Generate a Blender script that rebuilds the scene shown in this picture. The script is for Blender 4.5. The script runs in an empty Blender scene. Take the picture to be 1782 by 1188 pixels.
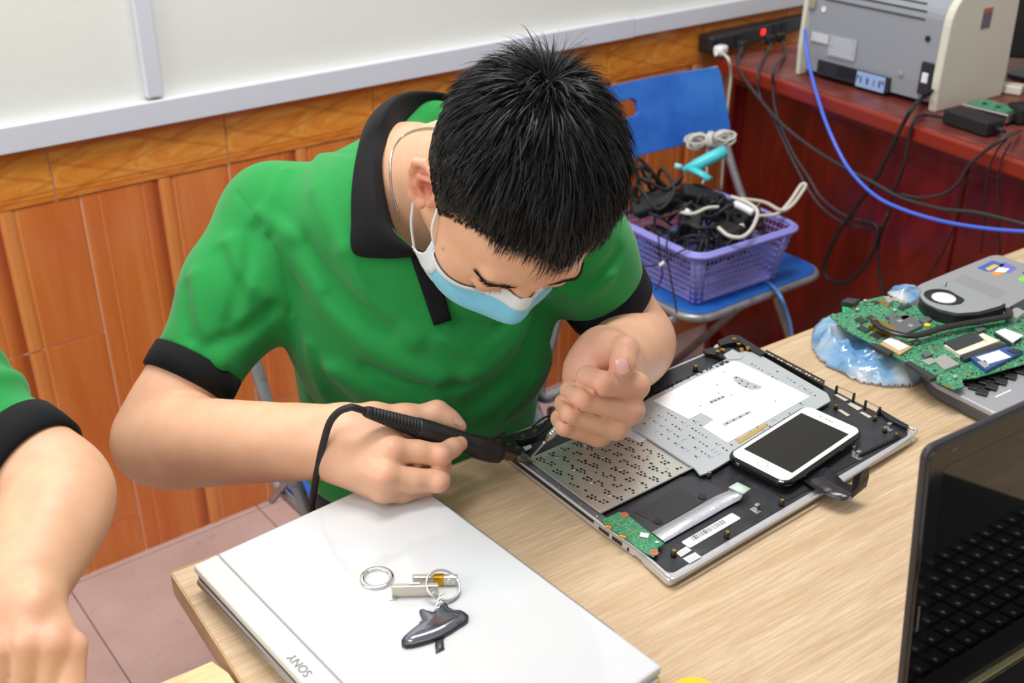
import bpy, bmesh, math, random
import numpy as np
from mathutils import Vector, Matrix, noise
from mathutils.bvhtree import BVHTree
import openvdb

random.seed(7)
rng = np.random.default_rng(7)
SC = bpy.context.scene
COL = SC.collection
PI = math.pi

# ------------------------------------------------------------------ camera
F_PX, CX, CY = 1913.0, 891.0, 594.0
CAM = np.array([0.0, 0.0, 1.40])
_dn = np.array([-21.0, 3606.0, F_PX]); _dn /= np.linalg.norm(_dn)
_up = -_dn
_h = np.array([0, 0, 1.0]) - _up[2] * _up; _h /= np.linalg.norm(_h)
_r = np.cross(_dn, _h)
if _r[0] < 0: _r = -_r
_az = math.radians(54.9)
_X = math.sin(_az) * _r + math.cos(_az) * _h
_Y = -math.cos(_az) * _r + math.sin(_az) * _h
RW = np.array([_X, _Y, _up])            # camera axes (right, down, forward) -> world
cam_data = bpy.data.cameras.new('camera')
cam_data.sensor_width = 36.0
cam_data.lens = F_PX / 1782.0 * 36.0
cam_data.clip_start = 0.05
cam = bpy.data.objects.new('camera', cam_data); COL.objects.link(cam)
M = Matrix.Identity(4)
for i in range(3):
    M[i][0] = RW[i][0]; M[i][1] = -RW[i][1]; M[i][2] = -RW[i][2]; M[i][3] = CAM[i]
cam.matrix_world = M
SC.camera = cam
cam_data.dof.use_dof = True
cam_data.dof.focus_distance = 1.08
cam_data.dof.aperture_fstop = 7.5

# ------------------------------------------------------------------ light
SC.view_settings.view_transform = 'Standard'
SC.view_settings.look = 'None'
SC.view_settings.gamma = 1.0
SC.view_settings.use_curve_mapping = False
SC.view_settings.exposure = 0.14
world = bpy.data.worlds.new('world'); SC.world = world
world.use_nodes = True
world.node_tree.nodes['Background'].inputs[0].default_value = (1.0, 0.99, 0.97, 1)
world.node_tree.nodes['Background'].inputs[1].default_value = 0.50

def area_light(name, loc, target, sx, sy, power, col=(1, 1, 1)):
    l = bpy.data.lights.new(name, 'AREA'); l.shape = 'RECTANGLE'
    l.size = sx; l.size_y = sy; l.energy = power; l.color = col
    o = bpy.data.objects.new(name, l); COL.objects.link(o)
    o.location = loc
    o.rotation_euler = (Vector(target) - Vector(loc)).to_track_quat('-Z', 'Y').to_euler()
    return o
area_light('ceiling_lamp_light', (0.7, 1.0, 2.9), (0.7, 0.95, 0), 1.3, 0.45, 40, (1, 0.985, 0.96))
area_light('ceiling_lamp_light', (-0.6, 0.5, 2.9), (-0.3, 0.6, 0), 1.3, 0.5, 8, (1, 0.99, 0.97))
area_light('window_daylight', (-1.9, 0.9, 2.0), (0.8, 1.2, 0.8), 1.4, 1.6, 26, (0.96, 0.98, 1.0))

# ------------------------------------------------------------------ helpers
def ray(px, py):
    return RW @ np.array([(px - CX) / F_PX, (py - CY) / F_PX, 1.0])
def D(px, py, d):                        # point seen at a pixel at a camera depth
    return CAM + ray(px, py) * d
def PZ(px, py, z):                       # point seen at a pixel on a horizontal plane
    r = ray(px, py); return CAM + r * ((z - CAM[2]) / r[2])

WMX = {}
def wm(o): return WMX[o.name] if o.name in WMX else o.matrix_world
def obj(name, verts, faces, mat=None, parent=None, smooth=False, world=True):
    if parent is not None and world:
        inv = wm(parent).inverted()
        verts = [inv @ Vector(v) for v in verts]
    me = bpy.data.meshes.new(name)
    me.from_pydata([tuple(v) for v in verts], [], [tuple(f) for f in faces])
    if smooth:
        me.polygons.foreach_set('use_smooth', [True] * len(me.polygons))
    if mat: me.materials.append(mat)
    me.update()
    o = bpy.data.objects.new(name, me); COL.objects.link(o)
    if parent is not None:
        o.parent = parent; WMX[o.name] = wm(parent).copy()
    return o
def tag(o, label=None, cat=None, group=None, kind=None):
    if label: o['label'] = label
    if cat: o['category'] = cat
    if group: o['group'] = group
    if kind: o['kind'] = kind
    return o
def thing(name, loc, label, cat, rz=0.0, group=None, mat3=None):
    o = bpy.data.objects.new(name, None); COL.objects.link(o)
    o.empty_display_size = 0.05
    if mat3 is None:
        o.location = loc; o.rotation_euler = (0, 0, rz)
        o.matrix_world = Matrix.Translation(Vector(loc)) @ Matrix.Rotation(rz, 4, 'Z')
    else:
        m = Matrix([[mat3[i][0], mat3[i][1], mat3[i][2], loc[i]] for i in range(3)] + [[0, 0, 0, 1]])
        o.matrix_world = m
    return tag(o, label, cat, group)

class MB:
    """collects shapes into one mesh"""
    def __init__(s): s.v = []; s.f = []
    def add(s, v, f):
        n = len(s.v); s.v += [tuple(map(float, p)) for p in v]; s.f += [tuple(i + n for i in q) for q in f]; return s
    def box(s, c, size, rot=None, bev=0.0):
        bm = bmesh.new(); bmesh.ops.create_cube(bm, size=1.0)
        for v in bm.verts: v.co = Vector((v.co.x * size[0], v.co.y * size[1], v.co.z * size[2]))
        if bev: bmesh.ops.bevel(bm, geom=bm.edges[:], offset=bev, segments=2, profile=0.5, affect='EDGES')
        R = Matrix.Rotation(rot, 3, 'Z') if isinstance(rot, (int, float)) else (rot or Matrix.Identity(3))
        bm.verts.index_update()
        s.add([R @ v.co + Vector(c) for v in bm.verts], [[v.index for v in f.verts] for f in bm.faces]); bm.free(); return s
    def prism(s, pts, z0, z1):            # polygon in xy, extruded
        n = len(pts)
        v = [(p[0], p[1], z0) for p in pts] + [(p[0], p[1], z1) for p in pts]
        f = [tuple(range(n))[::-1], tuple(range(n, 2 * n))] + [(i, (i + 1) % n, n + (i + 1) % n, n + i) for i in range(n)]
        return s.add(v, f)
    def slab(s, pts, bot, top, r=0.0):    # bevelled prism
        bm = bmesh.new()
        vs = [bm.verts.new((p[0], p[1], bot)) for p in pts]
        f = bm.faces.new(vs)
        e = bmesh.ops.extrude_face_region(bm, geom=[f])
        for g in e['geom']:
            if isinstance(g, bmesh.types.BMVert): g.co.z = top
        if r:
            ed = [e for e in bm.edges if abs(e.verts[0].co.z - e.verts[1].co.z) < 1e-9]
            bmesh.ops.bevel(bm, geom=ed, offset=r, segments=2, profile=0.5, affect='EDGES')
        bmesh.ops.recalc_face_normals(bm, faces=bm.faces[:])
        bm.verts.index_update()
        s.add([v.co.copy() for v in bm.verts], [[v.index for v in f.verts] for f in bm.faces]); bm.free(); return s
    def tube(s, pts, r, seg=10, flat=None, closed=False):
        pts = [Vector(p) for p in pts]; n = len(pts)
        rs = r if hasattr(r, '__len__') else [r] * n
        prev = None; v = []; f = []
        for i, p in enumerate(pts):
            if closed: t = pts[(i + 1) % n] - pts[i - 1]
            else: t = pts[min(i + 1, n - 1)] - pts[max(i - 1, 0)]
            t.normalize()
            if prev is None:
                a = Vector((0, 0, 1)) if abs(t.z) < .9 else Vector((1, 0, 0))
                u = t.cross(a).normalized()
            else:
                u = (prev - t * prev.dot(t)).normalized()
            prev = u; w = t.cross(u)
            for k in range(seg):
                an = 2 * PI * k / seg
                v.append(p + (u * math.cos(an) + w * math.sin(an) * (flat or 1)) * rs[i])
        for i in range(n if closed else n - 1):
            j = (i + 1) % n
            for k in range(seg):
                f.append((i * seg + k, i * seg + (k + 1) % seg, j * seg + (k + 1) % seg, j * seg + k))
        if not closed:
            f.append(tuple(range(seg))[::-1]); f.append(tuple((n - 1) * seg + k for k in range(seg)))
        return s.add(v, f)
    def lathe(s, prof, origin=(0, 0, 0), axis=(0, 0, 1), seg=24, ring=False):   # prof: (r, h)
        ax = Vector(axis).normalized(); q = Vector((0, 0, 1)).rotation_difference(ax); o = Vector(origin)
        v = []; f = []
        for r, h in prof:
            for k in range(seg):
                a = 2 * PI * k / seg
                v.append(o + q @ Vector((r * math.cos(a), r * math.sin(a), h)))
        for i in range(len(prof) - 1):
            for k in range(seg):
                f.append((i * seg + k, i * seg + (k + 1) % seg, (i + 1) * seg + (k + 1) % seg, (i + 1) * seg + k))
        if ring:
            n = len(prof) - 1
            for k in range(seg): f.append((n * seg + k, n * seg + (k + 1) % seg, (k + 1) % seg, k))
        else:
            f.append(tuple(range(seg))[::-1]); f.append(tuple((len(prof) - 1) * seg + k for k in range(seg)))
        return s.add(v, f)
    def build(s, name, mat=None, parent=None, smooth=False, world=True):
        return obj(name, s.v, s.f, mat, parent, smooth, world)

def spline(pts, n=8, closed=False):       # Catmull-Rom
    P = [np.array(p, float) for p in pts]; out = []
    m = len(P)
    rg = range(m) if closed else range(m - 1)
    for i in rg:
        p0 = P[i - 1] if (i > 0 or closed) else 2 * P[0] - P[1]
        p1 = P[i]; p2 = P[(i + 1) % m]
        p3 = P[(i + 2) % m] if (i + 2 < m or closed) else 2 * P[-1] - P[-2]
        for k in range(n):
            t = k / n
            out.append(.5 * ((2 * p1) + (-p0 + p2) * t + (2 * p0 - 5 * p1 + 4 * p2 - p3) * t * t + (-p0 + 3 * p1 - 3 * p2 + p3) * t ** 3))
    if not closed: out.append(P[-1])
    return out
def rrect(w, h, r, seg=5, cx=0.0, cy=0.0):
    out = []
    for sx, sy, a0 in ((1, -1, -90), (1, 1, 0), (-1, 1, 90), (-1, -1, 180)):
        for k in range(seg + 1):
            a = math.radians(a0 + 90 * k / seg)
            out.append((cx + sx * (w / 2 - r) + r * math.cos(a), cy + sy * (h / 2 - r) + r * math.sin(a)))
    return out

# ------------------------------------------------------------------ materials
def mat(name, col, rough=0.5, metal=0.0, **kw):
    m = bpy.data.materials.new(name); m.use_nodes = True
    b = m.node_tree.nodes['Principled BSDF']
    b.inputs['Base Color'].default_value = (*col, 1); b.inputs['Roughness'].default_value = rough
    b.inputs['Metallic'].default_value = metal
    for k, v in kw.items(): b.inputs[k.replace('_', ' ')].default_value = v
    return m
def srgb(r, g, b):
    def c(x):
        x /= 255.0
        return x / 12.92 if x <= .04045 else ((x + .055) / 1.055) ** 2.4
    return (c(r), c(g), c(b))
class NT:
    def __init__(s, m): s.t = m.node_tree; s.b = s.t.nodes['Principled BSDF']
    def n(s, typ, **kw):
        x = s.t.nodes.new(typ)
        for k, v in kw.items():
            if k.startswith('_'): x.inputs[k[1:].replace('_', ' ')].default_value = v
            else: setattr(x, k, v)
        return x
    def l(s, a, b): s.t.links.new(a, b)
    def coord(s, scale=(1, 1, 1), rot=(0, 0, 0), out='Object'):
        tc = s.n('ShaderNodeTexCoord'); mp = s.n('ShaderNodeMapping')
        mp.inputs['Scale'].default_value = scale; mp.inputs['Rotation'].default_value = rot
        s.l(tc.outputs[out], mp.inputs['Vector']); return mp.outputs[0]
    def noise(s, vec, scale, detail=4, rough=.5, dist=0.0):
        x = s.n('ShaderNodeTexNoise'); x.inputs['Scale'].default_value = scale; x.inputs['Detail'].default_value = detail
        x.inputs['Roughness'].default_value = rough; x.inputs['Distortion'].default_value = dist
        if vec is not None: s.l(vec, x.inputs['Vector'])
        return x.outputs['Fac']
    def ramp(s, fac, stops):
        x = s.n('ShaderNodeValToRGB'); e = x.color_ramp.elements
        while len(e) < len(stops): e.new(0.5)
        for i, (p, c) in enumerate(stops):
            e[i].position = p; e[i].color = (*c, 1) if len(c) == 3 else c
        s.l(fac, x.inputs[0]); return x.outputs[0]
    def mix(s, fac, a, b, mode='MIX'):
        x = s.n('ShaderNodeMix', data_type='RGBA', blend_type=mode)
        if isinstance(fac, (int, float)): x.inputs[0].default_value = fac
        else: s.l(fac, x.inputs[0])
        for i, q in ((6, a), (7, b)):
            if isinstance(q, tuple): x.inputs[i].default_value = (*q, 1)
            else: s.l(q, x.inputs[i])
        return x.outputs[2]
    def base(s, c): s.l(c, s.b.inputs['Base Color'])
    def bump(s, h, strength=.3, dist=.001):
        x = s.n('ShaderNodeBump'); x.inputs['Strength'].default_value = strength; x.inputs['Distance'].default_value = dist
        s.l(h, x.inputs['Height']); s.l(x.outputs[0], s.b.inputs['Normal'])

def wood(name, c1, c2, c3, sc=(1, 12, 12), s=6, rough=.35, bump=.1, rot=(0, 0, 0), coat=0.0):
    m = mat(name, c1, rough); t = NT(m)
    v = t.coord(sc, rot)
    a = t.noise(v, s, 6, .6, .6)
    col = t.ramp(a, [(.3, c2), (.52, c1), (.72, c3)])
    f = t.noise(t.coord(tuple(q * 4 for q in sc), rot), s * 2.0, 4, .6)
    col = t.mix(.25, col, t.ramp(f, [(.35, c2), (.65, c3)]))
    t.base(col); t.bump(f, bump, .0006)
    if coat: t.b.inputs['Coat Weight'].default_value = coat; t.b.inputs['Coat Roughness'].default_value = .12
    return m

m_black = mat('black_plastic', srgb(30, 30, 32), .42)
m_matte = mat('matte_black', srgb(24, 24, 26), .6)
m_white = mat('white_plastic', srgb(235, 236, 238), .3)
m_steel = mat('steel', (.62, .62, .62), .28, 1.0)
m_chrome = mat('chrome', (.82, .82, .82), .08, 1.0)
m_brass = mat('brass', srgb(214, 170, 90), .3, 1.0)
m_grey = mat('grey_plastic', srgb(150, 152, 156), .4)

# ------------------------------------------------------------------ SDF modelling of bodies
class SDF:
    def __init__(s): s.p = []
    def _add(s, fn, lo, hi, k, op='u'):
        s.p.append((fn, np.array(lo, float), np.array(hi, float), k, op)); return s
    def cone(s, a, b, ra, rb, k=.01, op='u', n=None, fl=1.0):
        a = np.array(a, float); b = np.array(b, float); ab = b - a; L2 = max(ab @ ab, 1e-12)
        nn = None if n is None else np.array(n, float) / np.linalg.norm(n)
        def fn(p):
            q = p - a
            t = np.clip((q @ ab) / L2, 0, 1)
            d = q - t[:, None] * ab
            if nn is not None:
                c = d @ nn
                dd = d + np.outer(c * (1 / fl - 1), nn)
                g = np.sqrt((dd ** 2).sum(1)) + 1e-9
                rr = ra + t * (rb - ra)
                # scaled towards a true distance
                w = np.abs(c / fl) / g
                return (g - rr) * (1 - w * (1 - fl))
            return np.sqrt((d ** 2).sum(1)) - (ra + t * (rb - ra))
        R = max(ra, rb)
        return s._add(fn, np.minimum(a, b) - R, np.maximum(a, b) + R, k, op)
    def chain(s, pts, rs, k=.01, op='u', **kw):
        for i in range(len(pts) - 1): s.cone(pts[i], pts[i + 1], rs[i], rs[i + 1], k, op, **kw)
        return s
    def ell(s, c, r, M=None, k=.01, op='u'):
        c = np.array(c, float); r = np.array(r, float); M = np.eye(3) if M is None else np.array(M, float)  # columns = axes
        def fn(p):
            q = (p - c) @ M
            k0 = np.sqrt(((q / r) ** 2).sum(1)) + 1e-9; k1 = np.sqrt(((q / r ** 2) ** 2).sum(1)) + 1e-9
            return k0 * (k0 - 1) / k1
        e = np.abs(M) @ r
        return s._add(fn, c - e, c + e, k, op)
    def eval(s, p, lo, hi):
        d = np.full(len(p), .05)
        for fn, a, b, k, op in s.p:
            m = k + .012
            if np.any(a - m > hi) or np.any(b + m < lo): continue
            e = fn(p)
            if op == 'u':
                h = np.maximum(k - np.abs(d - e), 0) / k
                d = np.minimum(d, e) - h * h * k * .25
            elif op == 's':
                e = -e; h = np.maximum(k - np.abs(d - e), 0) / k
                d = np.maximum(d, e) + h * h * k * .25
            elif op == 'd':            # displacement field, positive grows
                d = d - e
        return d
    def mesh(s, vox, N=32):
        lo = np.min([q[1] for q in s.p if q[4] == 'u'], 0) - 4 * vox; hi = np.max([q[2] for q in s.p if q[4] == 'u'], 0) + 4 * vox
        g = openvdb.FloatGrid(); g.background = 3 * vox
        g = openvdb.FloatGrid(3 * vox)
        g.transform = openvdb.createLinearTransform(voxelSize=vox)
        i0 = np.floor(lo / vox).astype(int); i1 = np.ceil(hi / vox).astype(int)
        ax = np.arange(N)
        I = np.stack(np.meshgrid(ax, ax, ax, indexing='ij'), -1).reshape(-1, 3)
        half = N * vox * .5; diag = half * 1.7321
        for x in range(i0[0], i1[0], N):
            for y in range(i0[1], i1[1], N):
                for z in range(i0[2], i1[2], N):
                    b = np.array([x, y, z]); c = (b + N / 2) * vox
                    near = [q for q in s.p if q[4] == 'u' and not (np.any(q[1] - .03 > c + half) or np.any(q[2] + .03 < c - half))]
                    if not near: continue
                    v = s.eval(c[None] , c - half - .05, c + half + .05)[0]
                    if v > diag * 1.3 + .02: continue
                    if v < -(diag * 1.8 + .02):
                        g.fill(tuple(int(t) for t in b), tuple(int(t) for t in b + N - 1), -3 * vox); continue
                    d = s.eval((I + b) * vox, c - half, c + half)
                    d = np.clip(d, -3 * vox, 3 * vox).astype(np.float32).reshape(N, N, N)
                    g.copyFromArray(d, ijk=tuple(int(t) for t in b))
        pts, quads = g.convertToQuads(isovalue=0.0)
        return np.array(pts, float), np.array(quads, int)

def sdf_obj(name, sdf, vox, mat, parent, colfn=None, smooth_it=0, post=None):
    P, Q = sdf.mesh(vox)
    if post: P = post(P)
    # keep only the biggest shells: simple vertex smoothing
    for _ in range(smooth_it):
        acc = np.zeros_like(P); cnt = np.zeros(len(P))
        for a, b in ((0, 1), (1, 2), (2, 3), (3, 0)):
            np.add.at(acc, Q[:, a], P[Q[:, b]]); np.add.at(cnt, Q[:, a], 1)
            np.add.at(acc, Q[:, b], P[Q[:, a]]); np.add.at(cnt, Q[:, b], 1)
        P = P * .4 + .6 * acc / np.maximum(cnt, 1)[:, None]
    Pw = P
    if parent is not None:
        inv = np.array(parent.matrix_world.inverted()); Pl = P @ inv[:3, :3].T + inv[:3, 3]
    else: Pl = P
    me = bpy.data.meshes.new(name)
    me.vertices.add(len(Pl)); me.vertices.foreach_set('co', Pl.ravel())
    me.loops.add(Q.size); me.loops.foreach_set('vertex_index', Q.ravel())
    me.polygons.add(len(Q)); me.polygons.foreach_set('loop_start', np.arange(0, Q.size, 4)); 
    try: me.polygons.foreach_set('loop_total', np.full(len(Q), 4))
    except Exception: pass
    me.polygons.foreach_set('use_smooth', [True] * len(Q))
    me.update(calc_edges=True); me.validate()
    if colfn is not None:
        C = colfn(Pw)
        at = me.color_attributes.new('Col', 'FLOAT_COLOR', 'POINT')
        at.data.foreach_set('color', np.c_[C, np.ones(len(C))].ravel())
    me.materials.append(mat)
    o = bpy.data.objects.new(name, me); COL.objects.link(o)
    if parent is not None: o.parent = parent
    return o, Pw, Q
# ================================================================== PEOPLE
def skin_mat():
    m = mat('skin', (.8, .5, .35), .46); t = NT(m)
    a = t.n('ShaderNodeVertexColor'); a.layer_name = 'Col'
    n1 = t.noise(t.coord(), 38, 4, .6)
    c = t.mix(.16, a.outputs[0], t.ramp(n1, [(.35, srgb(205, 140, 112)), (.65, srgb(244, 206, 176))]))
    t.base(c)
    t.bump(t.noise(t.coord(), 420, 3, .6), .12, .0006)
    t.b.inputs['Subsurface Weight'].default_value = .12
    t.b.inputs['Subsurface Radius'].default_value = (.012, .005, .003)
    t.b.inputs['Subsurface Scale'].default_value = .6
    t.b.inputs['Specular IOR Level'].default_value = .35
    return m
m_skin = skin_mat()
def cloth_mat(name, col, col2, rough=.85, bump=.35, sheen=.18):
    m = mat(name, col, rough); t = NT(m)
    n1 = t.noise(t.coord(), 9, 5, .6)
    t.base(t.mix(n1, col, col2))
    w = t.n('ShaderNodeTexWave'); w.inputs['Scale'].default_value = 420; t.l(t.coord(), w.inputs['Vector'])
    t.bump(t.noise(t.coord(), 1500, 2, .5), bump, .0005)
    t.b.inputs['Sheen Weight'].default_value = sheen; t.b.inputs['Sheen Roughness'].default_value = .5
    t.b.inputs['Specular IOR Level'].default_value = .2
    return m
m_green = cloth_mat('green_pique', srgb(30, 138, 62), srgb(40, 150, 74))
m_ribbed = cloth_mat('black_rib', srgb(16, 17, 20), srgb(21, 22, 26), .8, .35, .03)
m_trouser = cloth_mat('dark_trouser', srgb(32, 34, 44), srgb(40, 42, 54))

SK = np.array(srgb(222, 172, 140)); SK_RED = np.array(srgb(218, 130, 108)); SK_DK = np.array(srgb(190, 132, 100))
def skin_cols(spots):
    def fn(P):
        C = np.tile(SK, (len(P), 1))
        for c, r, col, a in spots:
            w = np.exp(-(((P - np.array(c)) ** 2).sum(1)) / (r * r)) * a
            C = C * (1 - w[:, None]) + np.array(col) * w[:, None]
        return C
    return fn

# ------------------------------------------------------------------ seated man at the centre
HO = D(882, 328, 1.03); HSC = .0105
HM = np.array([[-.984, -.143, -.105], [.172, -.63, -.758], [.042, -.764, .644]])   # columns: his right, face forward, crown
def _rot(a, i, j):
    m = np.eye(3); m[i, i] = m[j, j] = math.cos(a); m[i, j] = -math.sin(a); m[j, i] = math.sin(a); return m
_d = math.radians(8); _y = math.radians(4)
HM = HM @ np.array([[1, 0, 0], [0, math.cos(_d), math.sin(_d)], [0, -math.sin(_d), math.cos(_d)]])
HM = HM @ np.array([[math.cos(_y), math.sin(_y), 0], [-math.sin(_y), math.cos(_y), 0], [0, 0, 1]])
def Hd(x, y, z): return HO + HSC * (HM @ np.array([x, y, z], float))

def head_sdf(S, T, sc, HMx):
    e = lambda c, r, k=.02, op='u': S.ell(T(*c), np.array(r) * sc, HMx, k * (sc / .01), op)
    q = lambda a, b, ra, rb, k=.01, op='u': S.cone(T(*a), T(*b), ra * sc, rb * sc, k * (sc / .01), op)
    e((0, -.4, 4.4), (7.9, 8.5, 8.0))
    e((0, 2.6, 1.5), (6.6, 6.6, 7.6), .02)
    e((0, 3.2, -2.6), (5.3, 4.9, 5.4), .02)
    for s in (1, -1):
        q((s * 4.9, .8, -4.6), (s * 2.0, 5.2, -7.2), 1.6, 1.3, .02)
        e((s * 4.1, 5.3, -1.2), (2.5, 2.3, 2.7), .03)
    q((-1.2, 5.8, -7.5), (1.2, 5.8, -7.5), 1.2, 1.2, .015)
    q((-3.6, 8.0, 2.9), (3.6, 8.0, 2.9), .9, .9, .012)
    for s in (1, -1):
        e((s * 3.3, 9.7, .9), (1.9, 1.0, 1.25), .012, 's')
        e((s * 3.2, 8.0, .85), (1.45, 1.25, 1.2), .003)              # eyeball under lid
        q((s * 4.5, 8.0, .7), (s * 2.2, 9.1, .55), .22, .2, .002)    # upper lid edge
    q((0, 8.7, 2.2), (0, 10.3, -1.6), .7, .9, .010)
    e((0, 10.0, -2.1), (1.2, 1.2, 1.0), .008)
    for s in (1, -1): e((s * 1.4, 9.2, -2.3), (.9, 1.0, .8), .006)
    q((-2.0, 7.7, -4.6), (2.0, 7.7, -4.6), .75, .75, .006); q((-1.7, 7.5, -5.6), (1.7, 7.5, -5.6), .8, .8, .006)
    for s in (1, -1):                                                  # ears
        def E(f, u, o=0.0): return (s * (7.0 + max(0, -f) * .5 + o), f + .3, u)
        S.ell(T(*E(-.9, .3, -.15)), np.array((.55, 1.9, 2.9)) * sc, HMx @ np.array([[math.cos(s * .45), math.sin(s * .45), 0], [-math.sin(s * .45), math.cos(s * .45), 0], [0, 0, 1]]).T, .006)
        S.ell(T(*E(-.45, -.1, .55)), np.array((.75, .8, 1.25)) * sc, HMx, .005, 's')
        S.ell(T(*E(-1.0, 1.5, .7)), np.array((.5, .9, .9)) * sc, HMx, .004, 's')
        path = [(.7, .6), (.75, 1.8), (.2, 2.9), (-.9, 3.3), (-2.1, 2.7), (-2.6, 1.3), (-2.3, -.2), (-1.5, -1.7), (-.7, -2.7), (.1, -2.6), (.3, -1.6)]
        P = [T(*E(f, u, .35)) for f, u in path]
        S.chain(P, [.3 * sc] + [.38 * sc] * 6 + [.42 * sc, .6 * sc, .5 * sc, .35 * sc], .003)
        S.chain([T(*E(-.8, 2.1, .45)), T(*E(-1.5, .8, .5)), T(*E(-1.2, -.9, .45)), T(*E(-.3, -1.3, .4))], [.28 * sc] * 4, .003)
        q(E(.75, .2, .25), E(.7, -.6, .25), .35, .35, .004)

B = SDF()
def limb(S, pts, rs, k=.012):
    q = spline([np.r_[p, r_] for p, r_ in zip(pts, rs)], 4); S.chain([p[:3] for p in q], [p[3] for p in q], k)
head_sdf(B, Hd, HSC, HM)
S1 = D(482, 388, 1.25); E1 = D(266, 770, 1.17); W1 = D(588, 768, 1.055)
S2 = D(968, 385, 1.19); E2 = D(1108, 596, 1.31); W2 = D(1066, 640, 1.135)
MS = (S1 + S2) / 2
sx = (S2 - S1) / np.linalg.norm(S2 - S1)
PV = np.array([.640, 1.11, .50])
NB = D(708, 312, 1.205)
# neck
B.cone(Hd(0, -3.0, -2.5), NB + (0, 0, -.01), .056, .058, .03)
B.cone(NB, MS + (0, .03, -.06), .058, .085, .03)
ax = MS - PV; ax /= np.linalg.norm(ax); fr = np.cross(sx, ax); fr /= np.linalg.norm(fr)
if fr[1] > 0: fr = -fr
B.cone(MS + (0, 0, -.06), PV + (0, 0, .05), .125, .12, .04, n=fr, fl=.7)
B.cone(MS + (0, .02, -.05), S1, .05, .042, .04); B.cone(MS + (0, .02, -.05), S2, .05, .042, .04)
# right arm (left in the photo)
def lerp(a, b, t): return np.array(a) * (1 - t) + np.array(b) * t
limb(B, [S1, lerp(S1, E1, .5), lerp(S1, E1, .85), E1, lerp(E1, W1, .22) , lerp(E1, W1, .6), lerp(E1, W1, .85), W1], [.044, .043, .041, .0385, .0430, .0370, .0310, .0285])
vd1 = ray(588, 768); vd1 /= np.linalg.norm(vd1)
B.cone(lerp(S1, E1, .85), lerp(E1, W1, .15), .036, .038, .02)
B.cone(lerp(E1, W1, .8), D(600, 772, 1.045), .031, .028, .015)
B.cone(D(592, 742, 1.05), D(592, 798, 1.05), .020, .019, .012)
# right hand holding the iron
def hand_r(S):
    k = .003
    mc = {'i': D(680, 784, 1.028), 'm': D(668, 828, 1.016), 'r': D(668, 852, 1.024), 'p': D(662, 856, 1.04)}
    # palm
    S.cone(D(605, 770, 1.045), mc['i'], .025, .0150, .012); S.cone(D(602, 788, 1.045), mc['m'], .025, .0145, .012)
    S.cone(D(600, 798, 1.05), mc['r'], .022, .0125, .010); S.cone(D(598, 805, 1.055), mc['p'], .020, .0115, .008)
    S.cone(D(610, 748, 1.052), D(672, 762, 1.045), .022, .017, .012)
    S.ell(D(640, 800, 1.045), (.034, .028, .02), k=.01)
    # thumb behind the iron
    S.chain([D(612, 740, 1.060), D(650, 730, 1.066), D(705, 729, 1.076), D(760, 723, 1.084), D(782, 734, 1.085), D(800, 743, 1.085)],
            [.017, .0155, .0135, .0125, .0100, .0068], .010)
    S.ell(D(761, 714, 1.083), (.0085, .0085, .0085), k=.006)
    # web between thumb and index
    S.cone(D(650, 748, 1.055), D(700, 758, 1.07), .014, .010, .012)
    # index
    S.chain([mc['i'], D(728, 786, 1.034), D(766, 792, 1.040)], [.0135, .0110, .0112], k)
    S.chain([D(766, 792, 1.040), D(787, 779, 1.055), D(800, 772, 1.064)], [.0108, .0094, .0078], .003)
    # middle
    S.chain([mc['m'], D(718, 836, 1.026), D(762, 836, 1.036)], [.0138, .0115, .0113], .004)
    S.chain([D(762, 836, 1.036), D(768, 812, 1.062), D(748, 790, 1.075)], [.0112, .0098, .008], .003)
    # ring
    S.chain([mc['r'], D(700, 856, 1.036), D(742, 846, 1.048)], [.0122, .0105, .0100], .003)
    S.chain([D(742, 846, 1.048), D(745, 820, 1.075), D(722, 806, 1.085)], [.0100, .009, .0078], .003)
    # little
    S.chain([mc['p'], D(688, 862, 1.055), D(716, 850, 1.066)], [.0105, .0092, .009], .003)
    S.chain([D(716, 850, 1.066), D(718, 828, 1.085)], [.009, .0075], .003)
    # knuckles
    S.ell(mc['i'] - vd1 * .009, (.0085, .0085, .0085), k=.01); S.ell(mc['m'] - vd1 * .009, (.0085, .0085, .0085), k=.01)
    S.ell(D(768, 792, 1.032), (.0075, .0075, .0075), k=.005); S.ell(D(764, 842, 1.028), (.0075, .0075, .0075), k=.005)
hand_r(B)
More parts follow.
